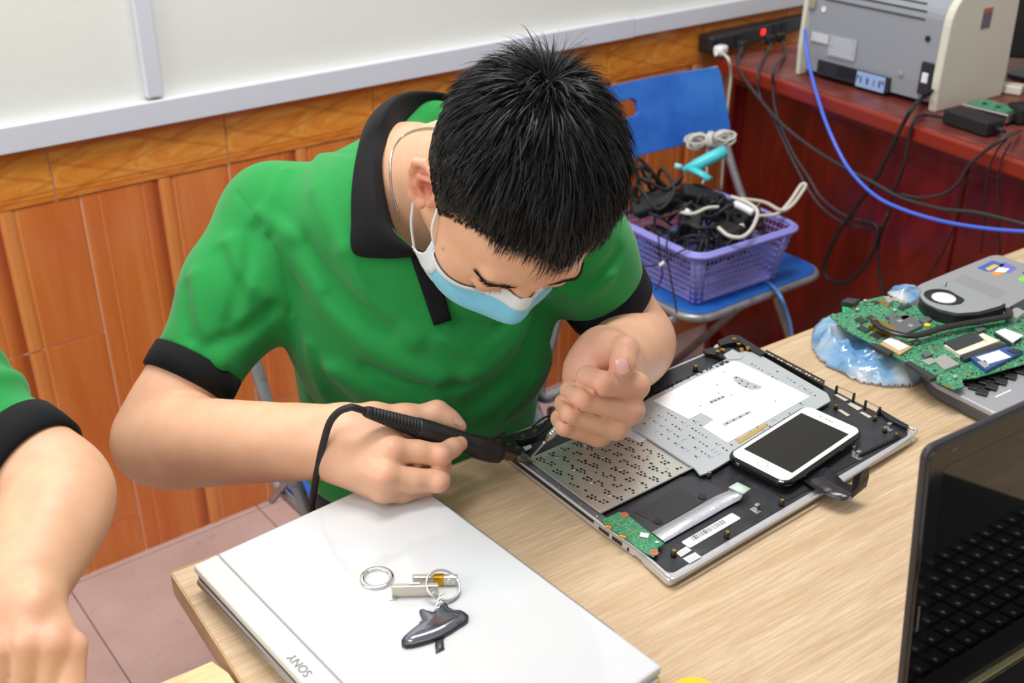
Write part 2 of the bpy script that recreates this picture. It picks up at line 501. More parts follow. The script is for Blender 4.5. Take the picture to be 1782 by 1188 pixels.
# left arm (right in the photo)
limb(B, [S2, lerp(S2, E2, .5), lerp(S2, E2, .85), E2, lerp(E2, W2, .3), lerp(E2, W2, .7), W2], [.046, .044, .041, .0405, .043, .036, .028])
vd2 = ray(1050, 680); vd2 /= np.linalg.norm(vd2)
def fist_l(S):
    # palm and back of hand
    S.chain([W2, D(1052, 618, 1.105), D(1030, 648, 1.10)], [.029, .027, .024], .015)
    S.cone(D(1070, 630, 1.12), D(1098, 680, 1.105), .026, .015, .012)
    S.cone(D(1060, 640, 1.12), D(1075, 730, 1.112), .028, .014, .012)
    S.cone(D(1030, 655, 1.115), D(1035, 738, 1.112), .026, .013, .012)
    S.cone(D(1012, 640, 1.105), D(1002, 705, 1.105), .016, .013, .012)       # heel of the hand
    mc = [D(1103, 674, 1.078), D(1094, 716, 1.080), D(1070, 744, 1.084), D(1040, 757, 1.092)]
    pip = [D(1048, 667, 1.044), D(1014, 694, 1.052), D(994, 719, 1.062), D(983, 741, 1.076)]
    dip = [D(1022, 656, 1.064), D(994, 680, 1.074), D(983, 702, 1.083), D(975, 728, 1.090)]
    tipp = [D(1036, 648, 1.086), D(1014, 680, 1.098), D(1000, 702, 1.10), D(990, 728, 1.104)]
    rr = [(.0128, .0124, .0110, .009), (.0130, .0124, .0110, .009), (.0122, .0116, .0104, .009), (.0108, .0104, .0096, .008)]
    for i in (3, 2, 1, 0):
        S.cone(mc[i], pip[i], rr[i][0], rr[i][1], .0014)
        S.cone(pip[i], dip[i], rr[i][1], rr[i][2], .0012)
        S.cone(dip[i], tipp[i], rr[i][2], rr[i][3], .0012)
        S.ell(pip[i] - vd2 * .0045, (.0088,) * 3, k=.003)
        S.ell(mc[i] + (.004, 0, .002), (.0115,) * 3, k=.010)
    for i in range(3):
        m_ = lambda a, b: (a + b) / 2
        g_ = [lerp(m_(mc[i], mc[i + 1]), m_(pip[i], pip[i + 1]), t_) - vd2 * (.0085 + .0010 * t_) for t_ in (.22, .5, .8, 1.0)] + [m_(dip[i], dip[i + 1]) - vd2 * .0075 + (-.004, 0, 0)]
        S.chain(g_, [.0010, .0022, .0026, .0026, .0024], .0030, 's')
    # thumb over the top, tip turned down
    S.chain([D(1030, 622, 1.10), D(1060, 606, 1.084), D(1086, 612, 1.064)], [.019, .0155, .0138], .010)
    S.chain([D(1086, 612, 1.064), D(1084, 632, 1.052), D(1078, 647, 1.054)], [.0132, .0128, .0105], .003)
    S.ell(D(1090, 606, 1.062), (.0105,) * 3, k=.008)
    return mc, pip
mcL, pipL = fist_l(B)

spots = []
for c in (D(680, 780, 1.005), D(668, 828, .995), D(766, 792, 1.02), D(764, 838, 1.02)): spots.append((c, .010, SK_RED, .35))
for c in mcL + pipL: spots.append((c - vd2 * .012, .010, SK_RED, .28))
spots += [(D(1080, 625, 1.04), .016, SK_RED, .35), (D(1020, 630, 1.08), .045, srgb(240, 178, 160), .55),
          (Hd(7.4, -.5, .5), .032, SK_RED, .75), (Hd(7.0, -.4, -.2), .009, srgb(176, 84, 66), .7),
          (Hd(3.5, 9, .6), .013, srgb(178, 112, 90), .5), (Hd(-3.5, 9, .6), .013, srgb(178, 112, 90), .5),
          (lerp(E1, W1, .55), .09, srgb(238, 186, 152), .4), (E1, .06, SK_DK, .35), (NB, .05, srgb(214, 160, 122), .5),
          (Hd(7.2, 3.2, -1.5), .0022, srgb(90, 50, 40), .9), (Hd(6.9, 5.2, .6), .0018, srgb(90, 50, 40), .9)]
man = thing('person', (PV[0], PV[1], 0), 'man in green polo shirt and blue face mask bent over a laptop shell', 'person')
body, BP, BQ = sdf_obj('body', B, .0018, m_skin, man, skin_cols(spots), smooth_it=0)
bodyT = BVHTree.FromPolygons([tuple(p) for p in BP], [tuple(q) for q in BQ])

# nails
def nail(name, c, up, w, l, parent, T=bodyT):
    up = np.array(up, float); up /= np.linalg.norm(up); sd = np.array([-up[1], up[0]])
    vs = []; fs = []; a = b = 9
    for i in range(a):
        for j in range(b):
            u = -1 + 2 * i / (a - 1); v = -1 + 2 * j / (b - 1)
            uu = u * math.sqrt(1 - .25 * v * v); vv = v * math.sqrt(1 - .35 * u * u)
            p = np.array(c) + sd * uu * w / 2 + up * vv * l / 2
            d = Vector(ray(*p)).normalized(); h = T.ray_cast(Vector(CAM), d)
            vs.append(h[0] + h[1] * .0010)
    for i in range(a - 1):
        for j in range(b - 1): fs.append((i * b + j, (i + 1) * b + j, (i + 1) * b + j + 1, i * b + j + 1))
    return obj(name, vs, fs, m_nail, parent, True)
m_nail = mat('nail', srgb(226, 178, 168), .22)
def unit(v): return np.array(v) / np.linalg.norm(v)
nail('thumbnail', (1083, 637), (-.25, -1), 20, 27, man)
nail('thumbnail', (797, 735), (-1, -.5), 8, 17, man)

# ---- polo shirt
def groove(S, pts, amp, w):
    P = [np.array(p) for p in pts]
    def fn(p):
        best = np.full(len(p), 1e9)
        for a, b in zip(P[:-1], P[1:]):
            ab = b - a; t = np.clip(((p - a) @ ab) / (ab @ ab), 0, 1)
            d = p - a - t[:, None] * ab; best = np.minimum(best, (d ** 2).sum(1))
        return amp * np.exp(-best / (w * w))
    S._add(fn, np.min(P, 0) - 2.2 * w, np.max(P, 0) + 2.2 * w, .0, 'd')
def cut(S, c, a, R, k=.003):
    c = np.array(c); a = unit(a)
    S._add(lambda p: np.maximum(-((p - c) @ a), np.sqrt(((p - c) ** 2).sum(1)) - R), c - R, c + R, k, 's')

H = SDF()
secs = [(PV + (-.03, -.02, .06), .158), (PV + (-.03, -.03, .20), .150), (MS + (.0, -.005, -.13), .152), (MS + (.0, .0, -.05), .150)]
for a, b in zip(secs[:-1], secs[1:]): H.cone(a[0], b[0], a[1], b[1], .03, n=fr, fl=.74)
H.cone(MS + (0, .02, -.02), S1 + (0, .0, -.0), .085, .060, .03); H.cone(MS + (0, .02, -.02), S2, .085, .058, .03)
H.cone(MS + (0, .02, .0), NB + (0, .01, -.03), .09, .072, .04)
A1 = unit(E1 - S1); C1 = lerp(S1, E1, .655)
H.chain([S1, lerp(S1, C1, .5) + D(410,520,1.2)*0, C1 + A1 * .03], [.062, .058, .046], .03)
A2 = unit(E2 - S2); C2 = lerp(S2, E2, .53)
H.chain([S2, lerp(S2, C2, .5), C2 + A2 * .03], [.060, .056, .047], .03)
cut(H, C1, A1, .10); cut(H, C2, A2, .10)
H.ell(D(735, 222, 1.262), (.05, .03, .032), k=.02)
H.ell(D(690, 245, 1.235), (.03, .03, .032), k=.02)
H.cone(NB + (0, -.02, .0), Hd(0, 0, -5), .066, .070, .01, 's')
cut(H, PV + (0, 0, .04), (0, 0, -1), .3)
P0, Q0 = H.mesh(.007)
_T0 = BVHTree.FromPolygons([tuple(p) for p in P0], [tuple(q) for q in Q0])
def F3(*l):
    out = []
    for q in l:
        h = _T0.ray_cast(Vector(CAM), Vector(ray(q[0], q[1])).normalized())
        out.append(np.array(h[0]) if h[0] else D(*q))
    return out
# seams and folds
groove(H, F3((412, 335, 1.18), (455, 390, 1.17), (490, 450, 1.17), (507, 530, 1.18), (502, 608, 1.2)), -.0022, .0028)
groove(H, F3((500, 270, 1.24), (560, 262, 1.22), (610, 268, 1.2)), -.002, .003)
for a_, w_, l in [
    (.006, .012, ((505, 625, 1.17), (600, 660, 1.16), (720, 715, 1.15), (840, 760, 1.14))),
    (-.007, .016, ((510, 660, 1.18), (600, 705, 1.17), (720, 770, 1.15))),
    (.006, .014, ((500, 420, 1.17), (560, 520, 1.16), (640, 600, 1.15), (760, 660, 1.14))),
    (-.006, .014, ((530, 430, 1.17), (600, 520, 1.16), (680, 570, 1.15))),
    (.005, .010, ((600, 440, 1.16), (640, 520, 1.15), (720, 590, 1.14))),
    (.005, .012, ((950, 500, 1.16), (900, 590, 1.14), (820, 650, 1.13))),
    (-.006, .015, ((935, 560, 1.16), (900, 640, 1.15), (830, 700, 1.13))),
    (.005, .010, ((935, 650, 1.17), (880, 720, 1.15), (800, 770, 1.13))),
    (.004, .009, ((400, 420, 1.16), (440, 500, 1.15), (500, 590, 1.16))),
    (-.004, .010, ((380, 440, 1.16), (415, 520, 1.14), (480, 610, 1.16))),
    (.004, .010, ((340, 480, 1.16), (350, 560, 1.13), (385, 630, 1.13))),
    (-.003, .009, ((325, 500, 1.16), (330, 580, 1.14), (365, 640, 1.13))),
    (.004, .008, ((455, 370, 1.18), (520, 420, 1.17), (560, 500, 1.16))),
    (-.005, .010, ((470, 540, 1.16), (430, 575, 1.14), (370, 600, 1.13))),
    (.004, .010, ((560, 260, 1.22), (550, 330, 1.19), (600, 430, 1.17))),
    (-.005, .012, ((545, 700, 1.2), (560, 770, 1.2), (545, 850, 1.2))),
    (.004, .009, ((975, 500, 1.2), (1010, 520, 1.19), (1060, 480, 1.18))),
    (-.004, .008, ((990, 490, 1.2), (1035, 490, 1.19), (1075, 440, 1.18))),
    (.0045, .008, ((590, 640, 1.2), (680, 690, 1.16), (760, 700, 1.15))),
    (-.0045, .008, ((640, 640, 1.2), (720, 665, 1.16), (820, 670, 1.15))),
    (.004, .007, ((770, 590, 1.2), (830, 620, 1.16), (900, 560, 1.15))),
    (-.004, .008, ((800, 560, 1.2), (860, 575, 1.16), (930, 520, 1.15))),
    (.004, .008, ((540, 600, 1.2), (560, 680, 1.16), (620, 760, 1.15))),
    (-.004, .007, ((440, 400, 1.2), (430, 470, 1.16), (400, 560, 1.15))),
    (.003, .006, ((500, 300, 1.2), (470, 350, 1.16), (465, 400, 1.15))),
    (.005, .010, ((610, 780, 1.2), (700, 740, 1.16), (800, 750, 1.13)))]:
    groove(H, F3(*l), a_ * 1.55, w_)
def bumps(p):
    q = p * 14.0
    return .0022 * (np.sin(q[:, 0] * 1.7 + 2 * np.sin(q[:, 2] * .9)) * np.sin(q[:, 2] * 1.3 + 1.5 * np.sin(q[:, 1] * 1.1)))
H._add(bumps, np.array([-1, -1, -1.]), np.array([3, 3, 3.]), 0, 'd')
shirt, HP, HQ = sdf_obj('polo_shirt', H, .0028, m_green, man, smooth_it=1)
tag(shirt, 'bright green short-sleeved polo shirt')
shirtT = BVHTree.FromPolygons([tuple(p) for p in HP], [tuple(q) for q in HQ])

def band(name, c, a, r, L, th, m, parent, seg=48, flat=1.0, n=None):
    """a knitted cuff: hollow tube with rounded edges"""
    a = unit(a); u = unit(np.cross(a, (0, 0, 1)) if n is None else np.array(n) - a * (np.array(n) @ a)); w = np.cross(a, u)
    prof = [(r - th, .003), (r - th, L - .002), (r - th * .5, L), (r, L - .0015), (r + .0008, L * .5), (r, .001), (r - th * .5, 0)]
    vs = []; fs = []; m_ = len(prof)
    for i in range(seg):
        t = 2 * PI * i / seg
        for rr, hh in prof: vs.append(c + a * hh + (u * math.cos(t) + w * math.sin(t) * flat) * rr * (1 + .012 * math.sin(3 * t)))
    for i in range(seg):
        for j in range(m_):
            fs.append((i * m_ + j, i * m_ + (j + 1) % m_, ((i + 1) % seg) * m_ + (j + 1) % m_, ((i + 1) % seg) * m_ + j))
    return obj(name, vs, fs, m, parent, True)
tag(band('sleeve_cuff', C1 - A1 * .003, A1, .0510, .030, .010, m_ribbed, man), 'black ribbed sleeve cuff')
tag(band('sleeve_cuff', C2 - A2 * .004, A2, .0530, .031, .010, m_ribbed, man), 'black ribbed sleeve cuff')

# collar: rows leaf edge, fold, stand base
col_st = [  # outer leaf edge, fold, inner base
    ((716, 446, 1.150), (738, 440, 1.130), (742, 456, 1.150)),
    ((664, 449, 1.165), (700, 425, 1.115), (716, 430, 1.150)),
    ((614, 441, 1.185), (664, 388, 1.120), (688, 402, 1.165)),
    ((611, 385, 1.195), (652, 340, 1.135), (672, 350, 1.185)),
    ((612, 328, 1.215), (648, 290, 1.155), (665, 300, 1.215)),
    ((621, 268, 1.250), (652, 245, 1.185), (668, 262, 1.245)),
    ((638, 214, 1.185), (668, 200, 1.150), (684, 232, 1.165)),
    ((668, 182, 1.240), (697, 167, 1.190), (710, 206, 1.215)),
    ((712, 170, 1.290), (740, 160, 1.235), (748, 198, 1.265)),
    ((775, 176, 1.320), (790, 168, 1.260), (790, 204, 1.290)),
    ((840, 200, 1.320), (835, 195, 1.255), (825, 225, 1.290)),
    ((900, 260, 1.270), (868, 250, 1.215), (850, 270, 1.240)),
    ((920, 340, 1.225), (880, 320, 1.165), (860, 330, 1.200)),
    ((910, 420, 1.190), (860, 390, 1.130), (840, 400, 1.170)),
    ((850, 452, 1.165), (810, 430, 1.120), (795, 440, 1.150)),
    ((772, 452, 1.150), (768, 442, 1.130), (765, 458, 1.150))]
def hitd(T, px, py):
    d = Vector(ray(px, py)); h = T.ray_cast(Vector(CAM), d.normalized())
    return h[3] / d.length if h[0] else 9.0
_cs = []
for j, (a, b, c) in enumerate(col_st):
    if j < 6 or j > 13:
        da = min(hitd(bodyT, *a[:2]), hitd(shirtT, *a[:2])); db = min(hitd(bodyT, *b[:2]), hitd(shirtT, *b[:2])); dc = hitd(bodyT, *c[:2])
        if j > 13: da = db = dc = hitd(shirtT, *a[:2])
        a = (a[0], a[1], da - .007) if da < 9 else a
        b = (b[0], b[1], db - .020) if db < 9 else b
        c = (c[0], c[1], dc - .003) if dc < 9 else c
    _cs.append((a, b, c))
col_st = _cs
rows = []
for j in range(3): rows.append(spline([D(*c[j]) for c in col_st], 5))
n_ = len(rows[0]); vs = []; fs = []
sub = 7
for i in range(n_):
    o_, f_, b_ = rows[0][i], rows[1][i], rows[2][i]
    up_ = unit(f_ - (o_ + b_) / 2)
    ring = []
    for k in range(sub + 1):
        t = k / sub; ring.append(lerp(o_, f_, t) + up_ * .006 * math.sin(PI * t))
    for k in range(1, sub + 1):
        t = k / sub; ring.append(lerp(f_, b_, t))
    vs += ring
m_ = 2 * sub + 1
for i in range(n_ - 1):
    for k in range(m_ - 1): fs.append((i * m_ + k, (i + 1) * m_ + k, (i + 1) * m_ + k + 1, i * m_ + k + 1))
collar = obj('collar', vs, fs, m_ribbed, man, True)
md = collar.modifiers.new('solid', 'SOLIDIFY'); md.thickness = .0032; md.offset = 0
md = collar.modifiers.new('sub', 'SUBSURF'); md.levels = 1; md.render_levels = 1
tag(collar, 'black ribbed polo collar standing up at the back')

def drape(name, quad, nu, nv, T, m, parent, off=.002, th=.0015):
    """a strip laid on a surface: corners given as pixels tl,tr,br,bl"""
    vs = []; fs = []
    q = [np.array(c, float) for c in quad]
    for i in range(nu):
        for j in range(nv):
            u = i / (nu - 1); v = j / (nv - 1)
            c = lerp(lerp(q[0], q[1], u), lerp(q[3], q[2], u), v)
            d = Vector(ray(*c)).normalized()
            h = T.ray_cast(Vector(CAM), d)
            vs.append(h[0] - d * off if h[0] else Vector(D(c[0], c[1], 1.15)))
    for i in range(nu - 1):
        for j in range(nv - 1): fs.append((i * nv + j, (i + 1) * nv + j, (i + 1) * nv + j + 1, i * nv + j + 1))
    o = obj(name, vs, fs, m, parent, True)
    md = o.modifiers.new('solid', 'SOLIDIFY'); md.thickness = th; md.offset = 0
    return o
tag(drape('placket', [(712, 440), (752, 440), (786, 556), (755, 566)], 6, 16, shirtT, m_ribbed, man, .003, .003), 'black button placket')

# trousers and shoes
m_shoe = mat('shoe', srgb(30, 30, 32), .5)
T_ = SDF()
T_.cone(PV + (-.07, .02, .0), PV + (.07, .02, .0), .09, .09, .04); T_.cone(PV + (-.02, 0, .0), PV + (-.02, -.01, .07), .12, .12, .04, n=fr, fl=.8)
for s, kn, ft in ((-1, (.55, .82, .56), (.54, .90, .10)), (1, (.82, .80, .56), (.84, .92, .10))):
    hp = PV + np.array([s * .075, -.02, -.02])
    T_.cone(hp, kn, .088, .068, .03); T_.cone(kn, ft, .066, .048, .02)
tro, _, _ = sdf_obj('trousers', T_, .006, m_trouser, man)
for s, ft in ((-1, (.54, .90)), (1, (.84, .92))):
    S_ = SDF(); S_.cone((ft[0], ft[1] + .05, .045), (ft[0] + s * .01, ft[1] - .10, .035), .042, .040, .02); S_.cone((ft[0], ft[1] + .04, .05), (ft[0], ft[1] + .03, .10), .04, .045, .02)
    cut(S_, (ft[0], ft[1], .004), (0, 0, -1), .4)
    sdf_obj('shoe', S_, .005, m_shoe, man)

# ---- mask
def mask_pt(th, v, off=0.0):          # th -1..1 ear to ear, v 0 top .. 1 bottom
    a = th * math.radians(74)
    nb = math.exp(-(th / .20) ** 2)
    top = -1.2 + 1.9 * math.exp(-(th / .35) ** 2)
    u = top * (1 - v) + (-7.9 + .6 * abs(th)) * v
    b = 6.0 + 2.5 * math.sin(PI * min(1, v * .9 + .04)) - .2 * v * v
    b += nb * (1.7 * math.exp(-((v - .22) / .3) ** 2))
    aw = 6.75 - .5 * v + off
    return (aw * math.sin(a), 1.9 + (b + off) * math.cos(a) ** .72, u + (.10 * math.sin(v * PI * 7) if .12 < v < .9 else 0))
def mask_grid(v0, v1, nv, t0, t1, nt, off, name, m, parent, pleat=True, th=.0014):
    vs = []; fs = []; gap_ = .0008 + .003 * off
    for i in range(nt):
        for j in range(nv):
            tt = t0 + (t1 - t0) * i / (nt - 1); v = v0 + (v1 - v0) * j / (nv - 1)
            step = .12 * (v * 4 % 1) if pleat else 0
            p = Hd(*mask_pt(tt, v, off + step))
            if abs(tt) < .93:
                for _ in range(2):
                    h = bodyT.find_nearest(Vector(p)); n_h = np.array(h[1]); dd_ = (p - np.array(h[0])) @ n_h
                    wt = max(0, 1 - v / .38) * min(1, (.93 - abs(tt)) * 8) * float(np.interp(abs(tt), [0, .12, .2, .55, .7], [.6, .6, .12, .35, .95]))
                    if dd_ > gap_ + .0012 and wt > 0 and dd_ < .03: p = p - n_h * (dd_ - gap_ - .0012) * wt; continue
                    if dd_ < gap_ and np.linalg.norm(p - np.array(h[0])) < .03: p = p + n_h * (gap_ - dd_)
            vs.append(p)
    for i in range(nt - 1):
        for j in range(nv - 1): fs.append((i * nv + j, (i + 1) * nv + j, (i + 1) * nv + j + 1, i * nv + j + 1))
    o = obj(name, vs, fs, m, parent, True)
    md = o.modifiers.new('solid', 'SOLIDIFY'); md.thickness = th; md.offset = 0
    return o
def nonwoven(name, c1, c2):
    m = mat(name, c1, .75); t = NT(m)
    t.base(t.mix(t.noise(t.coord(), 60, 3, .6), c1, c2)); t.bump(t.noise(t.coord(), 900, 2, .5), .3, .0006)
    t.b.inputs['Sheen Weight'].default_value = .2
    t.b.inputs['Transmission Weight'].default_value = 0.0
    return m
m_mblue = nonwoven('mask_blue', srgb(104, 192, 228), srgb(134, 208, 236))
m_mwhite = nonwoven('mask_white', srgb(232, 238, 242), srgb(214, 226, 236))
mask = thing('face_mask', Hd(0, 11, -4), 'light blue surgical mask with white edges worn over nose and mouth', 'face mask')
mg = mask_grid(.0, 1, 30, -1, 1, 50, .35, 'mask_panel', m_mblue, mask)
mask_grid(-.02, .115, 6, -1.01, 1.01, 50, .50, 'top_binding', m_mwhite, mask, False)
mask_grid(.95, 1.02, 4, -1.01, 1.01, 50, .50, 'bottom_binding', m_mwhite, mask, False)
for s in (1, -1):
    # white side tab that flares away from the cheek
    vs = []; fs = []
    for i in range(7):
        for j in range(12):
            tt = s * (.90 + .05 * i); v = j / 11
            p = np.array(mask_pt(min(max(tt, -1), 1), v, .55))
            ex = max(0, abs(tt) - 1.0)
            p = p + np.array([s * (1.0 + 1.0 * v) * ex * 5 * .25, -ex * 6 * (.4 + .6 * v), -.10 * v + .07 * math.sin(j * 2.1)])
            vs.append(Hd(*p))
    for i in range(6):
        for j in range(11): fs.append((i * 12 + j, (i + 1) * 12 + j, (i + 1) * 12 + j + 1, i * 12 + j + 1))
    o = obj('side_tab', vs, fs, m_mwhite, mask, True); md = o.modifiers.new('solid', 'SOLIDIFY'); md.thickness = .0012
    a = np.array(mask_pt(s * .97, .03, .6)); b = np.array(mask_pt(s * 1.0, .97, .6)) + np.array([s * .3, -.8, 0])
    ear_t = np.array([s * 7.5, 1.5, 2.6]); ear_b = np.array([s * 7.7, -.6, -2.9])
    MB().tube(spline([Hd(*a), Hd(*lerp(a, ear_t, .5) + np.array([s * .45, .1, 0])), Hd(*ear_t), Hd(s * 7.7, -.4, 3.3), Hd(s * 8.2, -2.0, 2.2), Hd(s * 8.3, -2.4, .2), Hd(s * 8.0, -1.6, -1.8), Hd(*ear_b), Hd(*lerp(ear_b, b, .5) + np.array([s * .3, 0, 0])), Hd(*b)], 6), .0013, 8).build('ear_loop', m_mwhite, mask, True)

# ---- necklace
chain_pts = []
for q in spline([(756, 224, 0), (738, 225, 0), (718, 230, 0), (700, 240, 0), (688, 255, 0), (682, 275, 0), (681, 302, 0), (684, 335, 0), (694, 368, 0)], 6):
    h = bodyT.ray_cast(Vector(CAM), Vector(ray(q[0], q[1])).normalized())
    if h[0] and (h[0] - Vector(CAM)).length < 1.6: chain_pts.append(np.array(h[0] + h[1] * .0012))
mb = MB()
cp = spline(chain_pts, 2)
for i in range(0, len(cp) - 1):
    mb.tube([cp[i], lerp(cp[i], cp[i + 1], .75)], .0011, 6)
neck = thing('necklace', chain_pts[0], 'thin silver chain lying on the nape inside the collar', 'necklace')
mb.build('chain', m_steel, neck)

# ---- eyebrows and lashes
m_hair = mat('hair', srgb(17, 16, 18), .46); m_hair.node_tree.nodes['Principled BSDF'].inputs['Specular IOR Level'].default_value = .42
m_scalp = mat('scalp_hair', srgb(24, 22, 23), .75)
def strands(name, roots, parent, m=m_hair, w=.0005):
    vs = []; fs = []
    for pts in roots:
        n = len(pts); b = len(vs)
        t = unit(pts[-1] - pts[0] + 1e-9); s = np.cross(t, rng.normal(size=3)); s /= (np.linalg.norm(s) + 1e-9)
        for i, p in enumerate(pts):
            ww = w * (1 - .85 * (i / (n - 1)) ** 1.5)
            vs.append(p - s * ww); vs.append(p + s * ww)
        for i in range(n - 1): fs.append((b + 2 * i, b + 2 * i + 1, b + 2 * i + 3, b + 2 * i + 2))
    return obj(name, vs, fs, m, parent, True)
for s in (1, -1):
    br = []
    for i in range(230):
        t = rng.random(); x = 1.5 + 3.9 * t; c = np.array([s * x, 9.3 - .10 * x * x * .42, 2.55 + .55 * math.sin(t * 2.4) - .5 * t * t])
        c = c + rng.normal(size=3) * np.array([.15, .0, .30 * (1 - .6 * t)])
        h = bodyT.find_nearest(Vector(Hd(*c))); p0 = np.array(h[0]); nrm = np.array(h[1])
        dr = HM @ np.array([s * .9, -.2, .25]); dr = unit(dr - nrm * (dr @ nrm))
        br.append([p0, p0 + (dr * .5 + nrm * .16) * .006, p0 + (dr + nrm * .2) * .008])
    strands('eyebrow', br, man, w=.00032)
    la = []
    for i in range(22):
        t = i / 21; c = np.array([s * (2.0 + 2.7 * t), 9.25 - .9 * t, .5]); h = bodyT.find_nearest(Vector(Hd(*c))); p0 = np.array(h[0])
        d0 = HM @ np.array([s * .3, .8, -.35]); la.append([p0, p0 + d0 * .002, p0 + d0 * .0040])
    strands('eyelashes', la, man, w=.0003)

# ---- hair
HC = np.array([0, -.5, 4.6]); HR = np.array([8.3, 8.95, 8.2])
def hairline(d):                      # d: unit-ish direction from HC in head axes -> True where hair grows
    x, y, z = d
    p = HC + d * HR
    f, u = p[1], p[2]
    lim = np.interp(f - .5, [-11, -8, -5, -3.0, -1.2, .6, 1.6, 2.6, 4.6, 5.8, 6.8, 9], [-5.0, -4.6, -3.6, -.6, 3.3, 3.4, 1.0, 4.6, 7.4, 9.0, 9.4, 9.5])
    return u > lim
cap = SDF()
cap.ell(Hd(*HC), (HR + .12) * HSC, HM, .01)
capP, capQ = cap.mesh(.0022)
inv = HM.T
loc = ((capP - HO) @ HM) / HSC
dirs = (loc - HC) / HR
def cap_keep(d):
    d = d / (np.linalg.norm(d) + 1e-9); p = HC + d * HR
    q = (p - (0, 0, 1.5 if abs(p[0]) > 3 else .5) - HC) / HR
    return hairline(d) and hairline(q / np.linalg.norm(q)) and (abs(p[0]) < 4.5 or p[2] > 3.6 or p[1] < -4)
keep_v = np.array([cap_keep(d) for d in dirs])
fk = keep_v[capQ].all(1)
used = np.unique(capQ[fk]); remap = -np.ones(len(capP), int); remap[used] = np.arange(len(used))
hair_cap = obj('scalp_hair', list(capP[used]), [tuple(r) for r in remap[capQ[fk]]], m_scalp, man, True)
WH = unit(np.array([.3, -6.2, 7.6]) / HR)      # whorl direction
st = []
cnt = 0
while cnt < 30000:
    d = rng.normal(size=3); d /= np.linalg.norm(d)
    if not hairline(d): continue
    cnt += 1
    p = HC + d * HR
    top = np.clip((p[2] - 3.5) / 6.0, 0, 1)
    fr_ = np.clip((p[1] - 1.0) / 7.0, 0, 1)
    Ln = .75 + 2.9 * top ** 1.1 - .3 * top * fr_ - 1.5 * fr_ * (top < .8)
    if p[2] < 1.5: Ln = .55
    # flow away from the whorl, then forward/down
    fl_ = d - WH; fl_ = fl_ - d * (fl_ @ d); fl_ = fl_ / (np.linalg.norm(fl_) + 1e-6)
    g = np.array([0, .75, -.9]); g = g - d * (g @ d)
    wd = np.linalg.norm(d - WH)
    t = unit(fl_ * (1.1 if wd < .8 else .55) + g * (.15 if wd < .5 else .8) + rng.normal(size=3) * .22)
    lift = .16 + (1.1 if wd < .17 else 0) + .3 * rng.random() + .2 * (wd < .4)
    if p[2] < 3.5: lift = .12 + .15 * rng.random()
    cn = noise.noise_vector(Vector(p * .85)); c2 = noise.noise(Vector(p * 1.9 + 7))
    t = unit(t + np.array(cn) * .55)
    Ln *= 1 + .55 * c2 + .18 * rng.normal()
    if abs(p[0]) > 4.5: Ln *= max(.45, 1 - (abs(p[0]) - 4.5) * .22)
    if p[1] > 2.5 and abs(p[0]) > 1.5 and p[2] < 11.5: Ln *= .62
    Ln = max(Ln, .35)
    pts = []; q = p.copy(); n = 6
    dd = d.copy()
    for i in range(n):
        s = i / (n - 1)
        pts.append(Hd(*q))
        nn = unit(q - HC) if False else unit((q - HC) / HR ** 2)
        tt = t - nn * (t @ nn); tt = unit(tt)
        lf = lift * (1 - s * 1.15)
        step = unit(tt + nn * lf + np.array([0, 0, 0]))
        q = q + step * Ln / (n - 1)
        t = unit(tt + np.array([0, .10, -.18]) * s)
    st.append(pts)
hair = strands('hair', st, man, w=.00062)
tag(hair, 'short black hair with a spiky crown and a straight fringe')
print('man built', len(BP), len(HP))
# ================================================================== ROOM
def hit_v(px, py, p0, d, off=0.0):       # vertical plane through p0 with direction d, moved towards the camera by off
    d = np.array([d[0], d[1], 0.0]); d /= np.linalg.norm(d); n = np.array([-d[1], d[0], 0])
    if n @ (np.array([*p0[:2], 0]) - CAM * (1, 1, 0)) < 0: n = -n
    r = ray(px, py); t = (n @ (np.array([*p0[:2], 0]) - CAM * (1, 1, 0)) - off) / (n @ r)
    return CAM + r * t
WA = math.radians(3.3836); W0 = np.array([.280, 1.833, 0]); WU = np.array([math.cos(WA), math.sin(WA), 0]); WN = np.array([WU[1], -WU[0], 0])
def wp(s, off, z): return W0 + WU * s + WN * off + np.array([0, 0, z])     # off>0 into the room
RW3 = Matrix.Rotation(WA, 3, 'Z')

